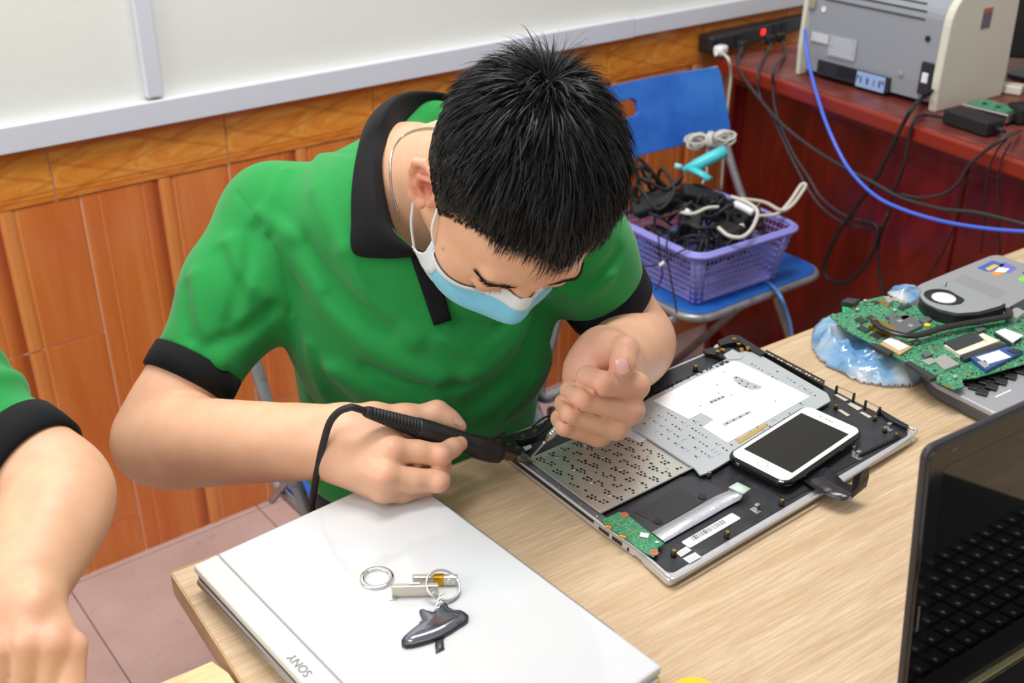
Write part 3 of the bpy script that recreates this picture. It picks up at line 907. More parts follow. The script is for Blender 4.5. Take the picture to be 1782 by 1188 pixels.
def plaster():
    m = mat('plaster', srgb(226, 226, 216), .85); t = NT(m)
    n = t.noise(t.coord(), 3.0, 4, .5)
    t.base(t.mix(n, srgb(229, 229, 222), srgb(236, 236, 230)))
    t.bump(t.noise(t.coord(), 60, 4, .6), .14, .003)
    return m
m_plaster = plaster()
m_grout = mat('grout', srgb(232, 178, 146), .8)
def tile_wood():
    m = mat('wood_print_tile', srgb(212, 118, 52), .22); t = NT(m)
    a = t.noise(t.coord((13, 13, 1.3)), 1.5, 5, .55, 1.0)
    c = t.ramp(a, [(.30, srgb(208, 106, 44)), (.5, srgb(217, 120, 54)), (.70, srgb(225, 136, 68))])
    f = t.noise(t.coord((160, 160, 5)), 2, 4, .6)
    c = t.mix(.10, c, t.ramp(f, [(.4, srgb(196, 92, 36)), (.62, srgb(230, 148, 82))]))
    oi = t.n('ShaderNodeObjectInfo'); c = t.mix(t.ramp(oi.outputs['Random'], [(0, (.0, .0, .0)), (1, (.12, .12, .12))]), c, srgb(196, 92, 38))
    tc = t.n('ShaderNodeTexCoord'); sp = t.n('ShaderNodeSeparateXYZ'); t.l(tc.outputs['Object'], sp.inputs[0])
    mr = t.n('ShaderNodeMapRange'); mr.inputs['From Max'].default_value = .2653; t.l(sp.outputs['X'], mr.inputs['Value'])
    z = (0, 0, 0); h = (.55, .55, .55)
    c = t.mix(t.ramp(mr.outputs[0], [(.10, z), (.108, h), (.12, z), (.385, z), (.392, h), (.40, z), (.50, z), (.52, h), (.565, h), (.60, z), (.612, h), (.622, z)]), c, srgb(238, 160, 84))  # lighter thin lines, plus the ridge's gloss highlight painted into the colour
    c = t.mix(t.ramp(mr.outputs[0], [(.40, z), (.47, h), (.50, (.8, .8, .8)), (.51, z)]), c, srgb(150, 62, 22))  # groove shade painted in as a darker band
    t.base(c)
    t.b.inputs['Coat Weight'].default_value = .3; t.b.inputs['Coat Roughness'].default_value = .15
    return m
def tile_border():
    m = mat('marbled_border_tile', srgb(214, 138, 52), .2); t = NT(m)
    v = t.coord((5, 5, 12))
    a = t.noise(v, 2.2, 7, .65, 1.6)
    c = t.ramp(a, [(.34, srgb(212, 122, 42)), (.47, srgb(224, 142, 56)), (.58, srgb(232, 158, 70)), (.68, srgb(216, 130, 48))])
    # printed edge lines and lozenge lines across the height of the tile (object z runs 0..0.095)
    tc = t.n('ShaderNodeTexCoord'); sp = t.n('ShaderNodeSeparateXYZ'); t.l(tc.outputs['Object'], sp.inputs[0])
    mr = t.n('ShaderNodeMapRange'); mr.inputs['From Min'].default_value = 0; mr.inputs['From Max'].default_value = .0955
    t.l(sp.outputs['Z'], mr.inputs['Value'])
    k = (1, 1, 1); z = (0, 0, 0); g = (.45, .45, .45)
    e = t.ramp(mr.outputs[0], [(0, g), (.07, g), (.10, k), (.13, z), (.17, k), (.2, z), (.80, z), (.84, g), (.88, k), (.93, k), (1, g)])
    c = t.mix(e, c, srgb(206, 108, 36))
    w = t.n('ShaderNodeTexWave'); w.wave_type = 'BANDS'; w.bands_direction = 'DIAGONAL'; w.inputs['Scale'].default_value = 3.1
    t.l(t.coord((1.0, 0, 3.2)), w.inputs['Vector'])
    c = t.mix(t.ramp(w.outputs['Fac'], [(0, (.28, .28, .28)), (.05, z), (1, z)]), c, srgb(150, 66, 14))
    w = t.n('ShaderNodeTexWave'); w.wave_type = 'BANDS'; w.bands_direction = 'DIAGONAL'; w.inputs['Scale'].default_value = 3.1
    t.l(t.coord((1.0, 0, -3.2)), w.inputs['Vector'])
    c = t.mix(t.ramp(w.outputs['Fac'], [(0, (.28, .28, .28)), (.05, z), (1, z)]), c, srgb(150, 66, 14))
    t.base(c); t.b.inputs['Coat Weight'].default_value = .3; t.b.inputs['Coat Roughness'].default_value = .12
    return m
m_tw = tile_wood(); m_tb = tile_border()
m_trunk = mat('trunking_plastic', srgb(216, 218, 228), .4)

# wall
b = MB()
cs = [wp(-2.2, -.0018, 0), wp(3.6, -.0018, 0), wp(3.6, -.16, 0), wp(-2.2, -.16, 0)]
b.prism([c[:2] for c in cs], 0, .846)
wall = tag(b.build('wall_back', m_grout), kind='structure')
b = MB(); cs = [wp(-2.2, 0, 0), wp(3.6, 0, 0), wp(3.6, -.16, 0), wp(-2.2, -.16, 0)]
b.prism([c[:2] for c in cs], .846, 2.6); b.build('plaster_face', m_plaster, wall)

def place(o, parent, loc, rz):
    o.matrix_world = Matrix.Translation(Vector(loc)) @ Matrix.Rotation(rz, 4, 'Z')
    if parent is not None:
        o.parent = parent; o.matrix_parent_inverse = parent.matrix_world.inverted()
def relief_tile(name, w, h, prof, m, th=.012):
    """a tile whose face follows a cross-section: prof = (x 0..1, height)"""
    vs = []; fs = []; e = .0012
    n = len(prof)
    for z in (0, h):
        for x, y in prof: vs.append((x * w, -y, z))
        vs.append((w, th, z)); vs.append((0, th, z))
    m_ = n + 2
    for i in range(m_): fs.append((i, (i + 1) % m_, m_ + (i + 1) % m_, m_ + i))
    fs.append(tuple(range(m_))[::-1]); fs.append(tuple(range(m_, 2 * m_)))
    me = bpy.data.meshes.new(name); me.from_pydata(vs, [], fs); me.materials.append(m); me.update()
    return me
colw = .2687; gap = .0034
pr = [(0, -.001), (.012, 0), (.10, 0), (.105, -.0012), (.113, -.0012), (.118, 0), (.38, 0), (.385, -.0014), (.398, -.0014), (.403, 0), (.455, .0002), (.475, -.0008), (.49, -.0016), (.503, -.0014), (.512, .0012), (.535, .0028), (.56, .0022), (.585, .0005), (.60, -.0012), (.612, -.0012), (.618, 0), (.985, 0), (1, -.001)]
cache = {}
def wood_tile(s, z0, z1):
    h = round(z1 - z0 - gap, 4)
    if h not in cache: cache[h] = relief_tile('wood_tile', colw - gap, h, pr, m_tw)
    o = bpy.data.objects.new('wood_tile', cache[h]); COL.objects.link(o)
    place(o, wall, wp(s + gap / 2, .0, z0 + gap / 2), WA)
k0 = -7
for i in range(k0, 12):
    s = .127 + colw * i
    if i % 2 == 1 or i % 2 == -1: zs = [.0, .092, .492, .750] if i < 0 else [0, .237, .637, .750]
    else: zs = [0, .237, .750] if i in (0,) else [0, .237, .637, .750]
    if i == -1: zs = [0, .092, .492, .750]
    if i == 1: zs = [0, .237, .750]
    for a, c in zip(zs[:-1], zs[1:]): wood_tile(s, a, c)
bp_ = [(0, -.0005), (.006, .0), (.994, .0), (1, -.0005)]
bm_ = relief_tile('border_tile', .3085 - gap, .0955 - gap, bp_, m_tb, .014)
for i in range(-6, 10):
    o = bpy.data.objects.new('border_tile', bm_); COL.objects.link(o)
    place(o, wall, wp(.0885 + .3085 * i + gap / 2, .002, .7505), WA)

def trunk(name, s0, s1, z0, z1, d, m=m_trunk):
    b = MB(); c = (wp((s0 + s1) / 2, d / 2, (z0 + z1) / 2)); b.box(c, (s1 - s0, d, z1 - z0), RW3, .002)
    return b
o = trunk('trim', -2.1, 1.385, .846, .889, .020).build('trim_1', m_trunk); tag(o, kind='structure')
o = trunk('trim', 1.388, 3.3, .847, .887, .019).build('trim_2', m_trunk); tag(o, kind='structure')
o = trunk('trim', .262, .290, .894, 2.5, .016).build('trim_3', m_trunk); tag(o, kind='structure')
b = MB(); b.tube([wp(.281, .008, .8995), wp(.281, .008, .8905)], .0035, 10); b.build('cable_end', mat('yellow_cable', srgb(232, 170, 40), .4), o)

# floor
def floor_mat():
    m = mat('floor_tile', srgb(186, 158, 152), .38); t = NT(m)
    n = t.noise(t.coord(), 5, 5, .6)
    c = t.ramp(n, [(.3, srgb(180, 150, 144)), (.7, srgb(200, 174, 168))])
    n2 = t.noise(t.coord(), 26, 3, .7)
    c = t.mix(t.ramp(n2, [(.60, (0, 0, 0)), (.78, (.45, .45, .45))]), c, srgb(120, 96, 88))
    t.base(c); return m
m_floor = floor_mat(); m_fgrout = mat('floor_grout', srgb(146, 128, 120), .9)
b = MB(); cs = [wp(-2.2, -.02, 0), wp(3.6, -.02, 0), wp(3.6, 3.2, 0), wp(-2.2, 3.2, 0)]
b.prism([c[:2] for c in cs][::-1], -.06, -.002)
floor = tag(b.build('floor', m_fgrout), kind='structure')
tile_me = bpy.data.meshes.new('floor_tile')
b = MB(); b.box((.1985, .1985, -.004), (.3978, .3978, .008), None, .0015)
tile_me.from_pydata(b.v, [], b.f); tile_me.materials.append(m_floor); tile_me.update()
for i in range(-5, 8):
    for j in range(-1, 7):
        o = bpy.data.objects.new('floor_tile', tile_me); COL.objects.link(o)
        place(o, floor, wp(-.032 + .4 * i, .012 + .4 * (j + 1), .002), WA)

# ================================================================== WORK TABLE
def oak():
    m = mat('oak_laminate', srgb(214, 186, 144), .38); t = NT(m)
    a = t.noise(t.coord((1.6, 22, 22), (0, 0, math.radians(-3))), 3.2, 8, .62, .5)
    c = t.ramp(a, [(.28, srgb(184, 156, 124)), (.46, srgb(202, 177, 146)), (.60, srgb(211, 189, 159)), (.78, srgb(196, 168, 136))])
    f = t.noise(t.coord((6, 120, 120), (0, 0, math.radians(-3))), 3, 5, .7)
    c = t.mix(t.ramp(f, [(.42, (.5, .5, .5)), (.6, (0, 0, 0))]), c, srgb(178, 142, 100))
    k = t.noise(t.coord((2.5, 9, 9)), 3.1, 3, .5, 1.2)
    c = t.mix(t.ramp(k, [(.68, (0, 0, 0)), (.80, (.55, .55, .55))]), c, srgb(130, 96, 62))
    t.base(c); t.bump(f, .06, .0003)
    return m
m_oak = oak()
m_edge = wood('oak_edge', srgb(196, 158, 108), srgb(176, 134, 84), srgb(210, 176, 126), (1, 8, 8), 5)
TX0, TY1 = .1965, .812
table = thing('work_table', (1.0, .3, 0), 'light oak laminate work table under the laptops', 'table')
b = MB(); b.box((TX0 + .73, TY1 - .60, .7375), (1.46, 1.20, .025), None, .0012); b.build('tabletop', m_oak, table)
b = MB(); b.box((TX0 - .0006, TY1 - .60, .7375), (.0012, 1.198, .0245), None, 0); b.build('edge_band', m_edge, table)
b = MB(); b.box((TX0 + .73, TY1 + .0006, .7375), (1.458, .0012, .0245), None, 0); b.build('edge_band', m_edge, table)
m_frame = mat('grey_frame', srgb(120, 122, 126), .4, .3)
for x in (TX0 + .06, TX0 + 1.40):
    for y in (TY1 - .10, TY1 - 1.14):
        MB().box((x, y, .3625), (.04, .04, .725), None, .003).build('leg', m_frame, table)

# rough board of the neighbouring place
def board_mat():
    m = mat('rough_board', srgb(214, 190, 142), .6); t = NT(m)
    a = t.noise(t.coord((3, 30, 30)), 3, 7, .65, .4)
    t.base(t.ramp(a, [(.3, srgb(184, 156, 104)), (.55, srgb(220, 198, 150)), (.75, srgb(206, 180, 128))])); t.bump(a, .3, .001); return m
board = thing('side_board', (-.15, .3, 0), 'pale board table with a worn edge at the lower left corner', 'table')
edge = []
for i in range(24):
    x = -.62 + (.806) * i / 23; edge.append((x, .688 + .0012 * math.sin(i * 2.3) + .001 * math.sin(i * 5.1)))
pts = [(.193, -.30)] + [(.193, .60), (.192, .668)] + edge[::-1] + [(-.62, -.30)]
b = MB(); b.slab(pts, .729, .7485, .0010); b.build('board', board_mat(), board)
for x, y in ((-.55, .6), (-.55, -.2), (.12, .60), (.12, -.2)): MB().box((x, y, .361), (.035, .035, .722), None, .002).build('leg', m_frame, board)

# ================================================================== WHITE LAPTOP
def glossy_white():
    m = mat('glossy_white_lid', srgb(204, 206, 208), .09); m.node_tree.nodes['Principled BSDF'].inputs['Coat Weight'].default_value = .6
    m.node_tree.nodes['Principled BSDF'].inputs['Coat Roughness'].default_value = .03
    return m
m_lid = glossy_white(); m_strip = mat('white_strip', srgb(206, 206, 202), .35); m_silver = mat('silver_paint', srgb(176, 178, 184), .35, .6)
zs = .780
A_, B_, C_ = PZ(335, 982, zs), PZ(697, 818, zs), PZ(1133, 1160, zs)
ax_u = unit(B_ - A_)                                      # along the short edge
ax_v = np.array([ax_u[1], -ax_u[0], 0])
LD, LW = np.linalg.norm(B_ - A_), .347
def so(u, v, z): return A_ * (1, 1, 0) + ax_u * u + ax_v * v + np.array([0, 0, z])
sony = thing('white_laptop', so(LD / 2, LW / 2, .75), 'closed glossy white laptop with keychains lying on its lid', 'laptop')
RS = Matrix(((ax_u[0], ax_v[0], 0), (ax_u[1], ax_v[1], 0), (0, 0, 1)))
def sbox(name, u0, u1, v0, v1, z0, z1, m, bev=0, parent=sony):
    b = MB(); b.box(so((u0 + u1) / 2, (v0 + v1) / 2, (z0 + z1) / 2), (u1 - u0, v1 - v0, z1 - z0), Matrix(((ax_u[0], -ax_v[0], 0), (ax_u[1], -ax_v[1], 0), (0, 0, 1))), bev)
    return b.build(name, m, parent)
sbox('base', .004, LD + .012, .003, LW - .06, .752, .767, m_silver, .003)
sbox('rear_trim', .0015, .012, .004, LW - .004, .7665, .7705, m_black, .0008)
sbox('hinge_tube', -.001, .006, .003, LW - .003, .7585, .7665, mat('dull_metal', (.42, .42, .44), .35, .9), .003)
sbox('foot', .03, .05, .03, .05, .750, .752, m_black); sbox('foot', LD - .05, LD - .03, .03, .05, .750, .752, m_black)
sbox('foot', .03, .05, LW - .09, LW - .07, .750, .752, m_black)
lid = sbox('lid', .024, LD, 0, LW, .771, zs, m_lid, .0025)
sbox('lid_strip', .0, .0235, 0, LW, .771, zs - .0002, m_strip, .0025)
sbox('front_edge', .06, LD - .004, LW - .004, LW + .004, .766, .773, m_chrome, .002)
def text(name, s, size, loc, M3, m, parent, ext=.0001, align='CENTER'):
    cu = bpy.data.curves.new(name, 'FONT'); cu.body = s; cu.size = size; cu.extrude = ext; cu.align_x = align; cu.align_y = 'CENTER'
    o = bpy.data.objects.new(name, cu); COL.objects.link(o); cu.materials.append(m)
    mw = Matrix([[M3[i][0], M3[i][1], M3[i][2], loc[i]] for i in range(3)] + [[0, 0, 0, 1]])
    # real mesh
    dg = bpy.context.evaluated_depsgraph_get(); me = bpy.data.meshes.new_from_object(o.evaluated_get(dg))
    bpy.data.objects.remove(o)
    o = bpy.data.objects.new(name, me); COL.objects.link(o); 
    o.matrix_world = mw
    if parent is not None: o.parent = parent; o.matrix_parent_inverse = parent.matrix_world.inverted()
    return o
pt = PZ(522, 1157, zs)
text('lettering', 'SONY', .0105, pt + (0, 0, .0001), np.array([[-ax_v[0], -ax_u[0], 0], [-ax_v[1], -ax_u[1], 0], [0, 0, 1]]), mat('grey_print', srgb(120, 122, 128), .4), sony)

# ================================================================== OPEN LAPTOP SHELL
def px_poly(pts, z): return [tuple(PZ(x, y, z)[:2]) for x, y in pts]
def crop3(x, y): return (840 + x / 3.874, 780 + y / 3.874)
def crop4(x, y): return (1100 + x / 3.427, 570 + y / 3.427)
def crop5(x, y): return (1060 + x / 3.874, 780 + y / 3.874)
def crop7(x, y): return (840 + x / 3.495, 560 + y / 3.495)
def rounded(pts, r, n=4):
    """round the corners of a pixel polygon"""
    out = []; m = len(pts)
    for i in range(m):
        p = np.array(pts[i], float); a = np.array(pts[i - 1], float) - p; c = np.array(pts[(i + 1) % m], float) - p
        ra = min(r, np.linalg.norm(a) * .4, np.linalg.norm(c) * .4)
        p0 = p + unit(a) * ra; p2 = p + unit(c) * ra
        for k in range(n + 1):
            t = k / n; out.append(tuple((1 - t) ** 2 * p0 + 2 * t * (1 - t) * p + t * t * p2))
    return out
m_shell_al = mat('shell_silver', srgb(206, 206, 208), .32, .55)
def black_tray():
    m = mat('black_tray', srgb(40, 41, 46), .36); t = NT(m)
    n = t.noise(t.coord(), 22, 5, .65)
    c = t.ramp(n, [(.35, srgb(32, 33, 37)), (.62, srgb(48, 50, 56)), (.78, srgb(78, 80, 88))])
    t.base(c); t.l(t.ramp(n, [(.3, (.28, .28, .28)), (.7, (.5, .5, .5))]), t.b.inputs['Roughness']); return m
m_tray = black_tray()
SH = thing('laptop_shell', PZ(1220, 800, .75), 'upturned silver laptop palm-rest shell with black inside and bare metal keyboard plate', 'laptop part')
rim = rounded([(1165, 1009), (1592, 757), (1580, 738), (1480, 690), (1290, 583), (1262, 581), (1236, 606), (853, 766), (1046, 912), (1112, 958)], 12, 4)
zt = .7615
b = MB(); b.slab(px_poly(rim, zt), .7515, .7590, .0022); b.build('outer_shell', m_shell_al, SH)
inner = rounded([(1166, 998), (1582, 755), (1574, 740), (1478, 693), (1290, 588), (1266, 586), (1243, 610), (866, 768), (1052, 910), (1118, 956)], 12, 4)
b = MB(); b.slab(px_poly(inner, .7600), .7585, .7598, .0003); b.build('tray', m_tray, SH)
# raised rim along the two near edges
b = MB(); q = [PZ(x, y, .7605) for x, y in [(857, 768), (950, 838), (1046, 911), (1112, 957), (1150, 990), (1166, 1003), (1186, 1001), (1300, 934), (1450, 846), (1586, 758), (1583, 744), (1560, 728)]]
b.tube(spline(q, 5), .0016, 8); b.build('rim', m_shell_al, SH, True)
# speaker rail along the left edge
b = MB(); b.slab(px_poly([(868, 768), (884, 764), (1056, 900), (1046, 908)], .7625), .7598, .7622, .0004); b.build('side_rail', mat('rail_grey', srgb(128, 131, 138), .3, .6), SH)
b = MB(); b.slab(px_poly([(886, 778), (908, 790), (1046, 902), (1036, 905)], .7612), .7598, .7610, .0002); b.build('side_gasket', m_black, SH)
for t in (.12, .34, .56, .78, .94):
    c = PZ(877 + 172 * t, 771 + 134 * t, .7632); MB().lathe([(.0012, 0), (.0012, .0008), (.0006, .0010)], c - (0, 0, .0010), seg=12).build('rivet', m_steel, SH)
# ports in the left side
def along(px0, px1, z, zz, dep, name, m):
    a = PZ(*px0, z); c = PZ(*px1, z); d = unit(c - a); n = np.array([d[1], -d[0], 0]);
    if n @ (a - CAM) > 0: n = -n
    b = MB(); R = Matrix(((d[0], n[0], 0), (d[1], n[1], 0), (0, 0, 1)))
    b.box((a + c) / 2 * (1, 1, 0) + (0, 0, zz) + n * dep, (np.linalg.norm(c - a), .0016, .0038), R, .0003); return b.build(name, m, SH)
m_port = mat('port_dark', srgb(22, 22, 24), .3)
along((1045, 916), (1062, 929), .756, .7556, .0016, 'usb_port', m_port); along((1068, 933), (1084, 945), .756, .7556, .0016, 'usb_port', m_port)
c = PZ(1095, 955, .755); MB().lathe([(.0022, 0), (.0022, .0012), (.0014, .0012), (.0014, .0004)], c, unit(np.array([-.72, -.69, 0])), seg=16).build('audio_jack', m_port, SH)
along((880, 790), (1036, 908), .757, .7575, .0012, 'side_slot', m_port)

def px_slab(name, pts, z1, th, m, parent=SH, r=0.0, round_=0):
    p = rounded(pts, round_, 3) if round_ else pts
    b = MB(); b.slab(px_poly(p, z1), z1 - th, z1, r); return b.build(name, m, parent)
def keyplate():
    m = mat('bare_metal', srgb(214, 213, 208), .30, .72); t = NT(m)
    n = t.noise(t.coord((1, 1, 1)), 300, 3, .6); t.bump(n, .05, .0003); return m
m_kp = keyplate(); m_plate = mat('grey_plate', srgb(188, 194, 198), .42, .35)
m_hole = mat('hole_dark', srgb(10, 10, 11), .6)
kq = [(919, 798), (1046, 892), (1206, 813), (1078, 728)]
kp_o = px_slab('keyboard_plate', kq, .7632, .0012, m_kp, r=.0002, round_=3)
def bil(q, u, v):
    q = [np.array(c, float) for c in q]; return lerp(lerp(q[0], q[1], u), lerp(q[3], q[2], u), v)
kw = [PZ(*c, .7632) for c in kq]; du = unit(kw[1] - kw[0]); dv = np.array([-du[1], du[0], 0])
if dv @ (kw[3] - kw[0]) < 0: dv = -dv
LU = np.linalg.norm(kw[1] - kw[0]); LV = np.linalg.norm(kw[3] - kw[0])
random.seed(11); b = MB()
Rk = Matrix(((du[0], dv[0], 0), (du[1], dv[1], 0), (0, 0, 1)))
nr, ncl = int(LU / .0135), int(LV / .0165)
for i in range(nr):
    for j in range(ncl):
        cu_ = .006 + .0135 * i + random.uniform(-.001, .001); cv_ = .007 + .0165 * j + (.004 if i % 2 else 0)
        for a, c in ((0, 0), (.0042, .0008), (.0008, .0045), (.005, .0052), (.0085, .0025)):
            if random.random() < .24: continue
            x, y = cu_ + a, cv_ + c
            if x > LU - .004 or y > LV - .004: continue
            w_ = random.choice((.0021, .0026, .0026, .0032)); h_ = random.choice((.0020, .0024, .0028))
            p = kw[0] + du * x + dv * y
            b.box((p[0], p[1], .76325), (w_, h_, .0002), Rk)
o = b.build('plate_holes', m_hole, kp_o); tag(o, kind='stuff')
b = MB()
for i in range(4):
    for j in range(3):
        p = kw[0] + du * (LU * (.14 + .24 * i)) + dv * (LV * (.2 + .3 * j)); b.lathe([(.0016, 0), (.0016, .0004), (.0011, .0008)], (p[0], p[1], .7632), seg=10)
tag(b.build('plate_rivets', m_steel, kp_o), kind='stuff')
# folded lips of the plate
for a, c in ((kq[1], kq[2]), (kq[0], kq[1])):
    b = MB(); b.tube([PZ(*a, .7640), PZ(*c, .7640)], .0011, 6); b.build('plate_lip', m_kp, kp_o)

uq = [(1103, 746), (1209, 814), (1218, 826), (1232, 822), (1268, 801), (1300, 780), (1446, 697), (1440, 684), (1318, 614), (1292, 610), (1134, 690), (1075, 728)]
up_o = px_slab('upper_plate', uq, .7662, .0022, m_plate, r=.0003, round_=3)
random.seed(5); b = MB(); bl = MB()
def inpoly(p, poly):
    x, y = p; c = False; n = len(poly)
    for i in range(n):
        x1, y1 = poly[i]; x2, y2 = poly[i - 1]
        if (y1 > y) != (y2 > y) and x < (x2 - x1) * (y - y1) / (y2 - y1) + x1: c = not c
    return c
ws = [crop4(*c) for c in [(125, 435), (380, 300), (600, 198), (640, 205), (840, 300), (1060, 410), (570, 686), (420, 592), (487, 548), (410, 508), (340, 546)]]
upoly = [(1112, 742), (1209, 806), (1262, 792), (1430, 690), (1310, 622), (1150, 690)]
for i in range(34):
    for j in range(20):
        p = np.array((1095.0, 735)) + np.array((9.6, 6.1)) * (i * .62 + (j % 2) * .2) + np.array((14.0, -7.6)) * (j * .9)
        if not inpoly(p, upoly) or inpoly(p, ws): continue
        q = PZ(p[0], p[1], .7662)
        r_ = random.random()
        if r_ < .45: b.box((q[0], q[1], .7663), (random.choice((.0016, .0024)), .0018, .0002), Rk)
        elif r_ < .80:
            arc = [(q[0] + .0032 * math.cos(a), q[1] + .0022 * math.sin(a), .7663) for a in np.linspace(.3, 2.8, 8)]
            bl.tube(arc, .00028, 5)
tag(b.build('upper_holes', m_hole, up_o), kind='stuff'); tag(bl.build('half_moon_bumps', mat('bump_edge', srgb(140, 146, 150), .4, .4), up_o), kind='stuff')
ws_o = o = px_slab('white_sheet', ws, .7668, .0005, mat('white_film', srgb(242, 244, 246), .4)); tag(o, 'white insulating film')
for q4 in ([(455, 440), (545, 403), (560, 412), (470, 455)], [(537, 572), (700, 494), (716, 503), (552, 588)]):
    px_slab('film_window', [crop4(*c) for c in q4], .7670, .0001, m_plate, ws_o)
    for k in range(4):
        t = .14 + .24 * k; c = bil([crop4(*z) for z in q4], t, .5); q = PZ(*c, .7672); MB().box((q[0], q[1], .7671), (.0018, .0026, .0001), Rk).build('slot', m_hole, ws_o)
arc = [(600, 290), (625, 285), (700, 320), (775, 350), (765, 365), (710, 370), (650, 348), (610, 318)]
px_slab('film_window', [crop4(*c) for c in arc], .7670, .0001, m_plate, ws_o)
for c in [(622, 297), (655, 318), (690, 334), (735, 352), (640, 332), (680, 350)]:
    q = PZ(*crop4(*c), .7672); MB().box((q[0], q[1], .7671), (.0020, .0022, .0001), Rk).build('slot', m_hole, ws_o)
for c in [(550, 262), (508, 340), (515, 388), (592, 400), (408, 465), (855, 438)]:
    q = PZ(*crop4(*c), .7672); MB().box((q[0], q[1], .7671), (.0022, .0018, .0002), Rk).build('rivet', m_steel, SH)
px_slab('gold_contact', [crop4(*c) for c in [(620, 672), (795, 572), (812, 582), (640, 690)]], .7668, .0006, mat('gold_contact', srgb(206, 168, 96), .35, .4))
px_slab('white_label', [crop7(*c) for c in [(860, 640), (905, 640), (1010, 705), (960, 735), (860, 690)]], .7636, .0002, mat('pale_label', srgb(206, 208, 214), .5))

# black inside: palm rest side
tp_o = px_slab('touchpad_plate', [crop5(*c) for c in [(90, 420), (480, 190), (600, 190), (790, 290), (390, 530), (280, 570)]], .7612, .0012, mat('dark_plate', srgb(58, 60, 66), .3, .2), r=.0002, round_=2)
px_slab('touchpad_pad', [crop5(*c) for c in [(170, 430), (455, 265), (640, 355), (350, 520)]], .7616, .0006, mat('pad_dark', srgb(44, 46, 50), .4, .1), tp_o, round_=1)
for c in [(628, 325), (332, 490)]:
    q = PZ(*crop5(*c), .7618); MB().lathe([(.0042, 0), (.0042, .0005), (.0034, .0005)], q, seg=20).build('round_recess', m_matte, tp_o)
foil = mat('silver_foil', srgb(214, 217, 226), .26, .55); tf = NT(foil); tf.bump(tf.noise(tf.coord((1, 1, 1)), 140, 4, .7, .4), .5, .0016)
def strip_mesh(name, line, w, m, parent=SH, th=.0003, world_n=None):
    """a flat ribbon following 3d points with width vectors"""
    vs = []; fs = []
    for p, wv in zip(line, w): vs += [np.array(p) - np.array(wv) / 2, np.array(p) + np.array(wv) / 2]
    for i in range(len(line) - 1): fs.append((2 * i, 2 * i + 1, 2 * i + 3, 2 * i + 2))
    o = obj(name, vs, fs, m, parent, True); md = o.modifiers.new('s', 'SOLIDIFY'); md.thickness = th; md.offset = 0; return o
cl = [crop5(*c) for c in [(330, 600), (560, 470), (760, 355), (845, 315)]]; hh = [.7618, .7622, .7625, .7640]
edge2 = [crop5(*c) for c in [(285, 565), (520, 435), (720, 320), (805, 285)]]; edge1 = [crop5(*c) for c in [(375, 632), (600, 505), (800, 390), (885, 345)]]
ln = []; wv = []
for i in range(4):
    a = PZ(*edge2[i], hh[i]); c = PZ(*edge1[i], hh[i]); ln.append((a + c) / 2); wv.append(c - a)
a = PZ(*crop5(812, 262), .7675); c = PZ(*crop5(905, 305), .7675); ln.append((a + c) / 2); wv.append(c - a)
o = strip_mesh('foil_cable', ln, wv, foil); tag(o, 'crinkled silver foil flat cable')
a0 = PZ(*crop5(805, 262), .7678); c0 = PZ(*crop5(905, 308), .7678); a1 = PZ(*crop5(865, 228), .7685); c1 = PZ(*crop5(955, 272), .7685)
strip_mesh('cable_plug', [(a0 + c0) / 2, (a1 + c1) / 2], [c0 - a0, c1 - a1], mat('pale_green', srgb(202, 222, 208), .4), th=.0006)
bl_o = px_slab('barcode_label', [crop5(*c) for c in [(485, 630), (828, 433), (890, 470), (545, 671)]], .7604, .0002, m_white, round_=3)
bq = [crop5(*c) for c in [(545, 597), (765, 478), (790, 500), (572, 622)]]
random.seed(3); b = MB(); u = .0
while u < 1:
    w_ = random.choice((.008, .012, .02)); 
    pts = [bil(bq, u, 0), bil(bq, min(1, u + w_), 0), bil(bq, min(1, u + w_), 1), bil(bq, u, 1)]
    b.slab(px_poly(pts, .7606), .7604, .7605); u += w_ + random.choice((.008, .012, .018, .03))
tag(b.build('barcode_bars', mat('print_black', srgb(60, 60, 64), .6), bl_o), kind='stuff')
for k in range(3):
    pts = [crop5(600 + 26 * k, 630 - 15 * k), crop5(616 + 26 * k, 621 - 15 * k), crop5(619 + 26 * k, 624 - 15 * k), crop5(603 + 26 * k, 633 - 15 * k)]
    px_slab('fine_print', pts, .7605, .0001, m_grey, bl_o)
for q4 in ([(450, 703), (520, 660), (556, 686), (486, 730)], [(497, 741), (580, 699), (620, 730), (542, 774)]):
    P4 = [crop5(*c) for c in q4]; sl_o = px_slab('small_label', P4, .7604, .0002, m_white)
    for v in (.3, .5, .7):
        pts = [bil(P4, .15, v), bil(P4, .8, v), bil(P4, .8, v + .06), bil(P4, .15, v + .06)]; px_slab('fine_print', pts, .7605, .0001, m_grey, sl_o)
# green daughter board
pcb = mat('green_pcb', srgb(56, 132, 96), .4); tp = NT(pcb)
n_ = tp.noise(tp.coord(), 330, 2, .5); tp.base(tp.ramp(n_, [(.42, srgb(46, 116, 80)), (.5, srgb(66, 142, 104)), (.66, srgb(70, 146, 108)), (.72, srgb(168, 190, 164))]))
pb_o = px_slab('port_board', [crop3(*c) for c in [(812, 478), (918, 428), (968, 438), (1100, 545), (1226, 640), (1180, 668), (1184, 702), (1152, 730), (1080, 692), (985, 620), (808, 498)]], .7655, .0012, pcb, r=.0002)
for c, s_, m_ in [((850, 528), (.006, .003, .003), m_brass), ((945, 592), (.006, .003, .003), m_brass), ((1090, 585), (.008, .006, .0012), m_white), ((1175, 632), (.003, .002, .001), m_white)]:
    q = PZ(*crop3(*c), .7665); MB().box(q, s_, Matrix.Rotation(math.radians(-50), 3, 'Z'), .0002).build('component', m_, pb_o)
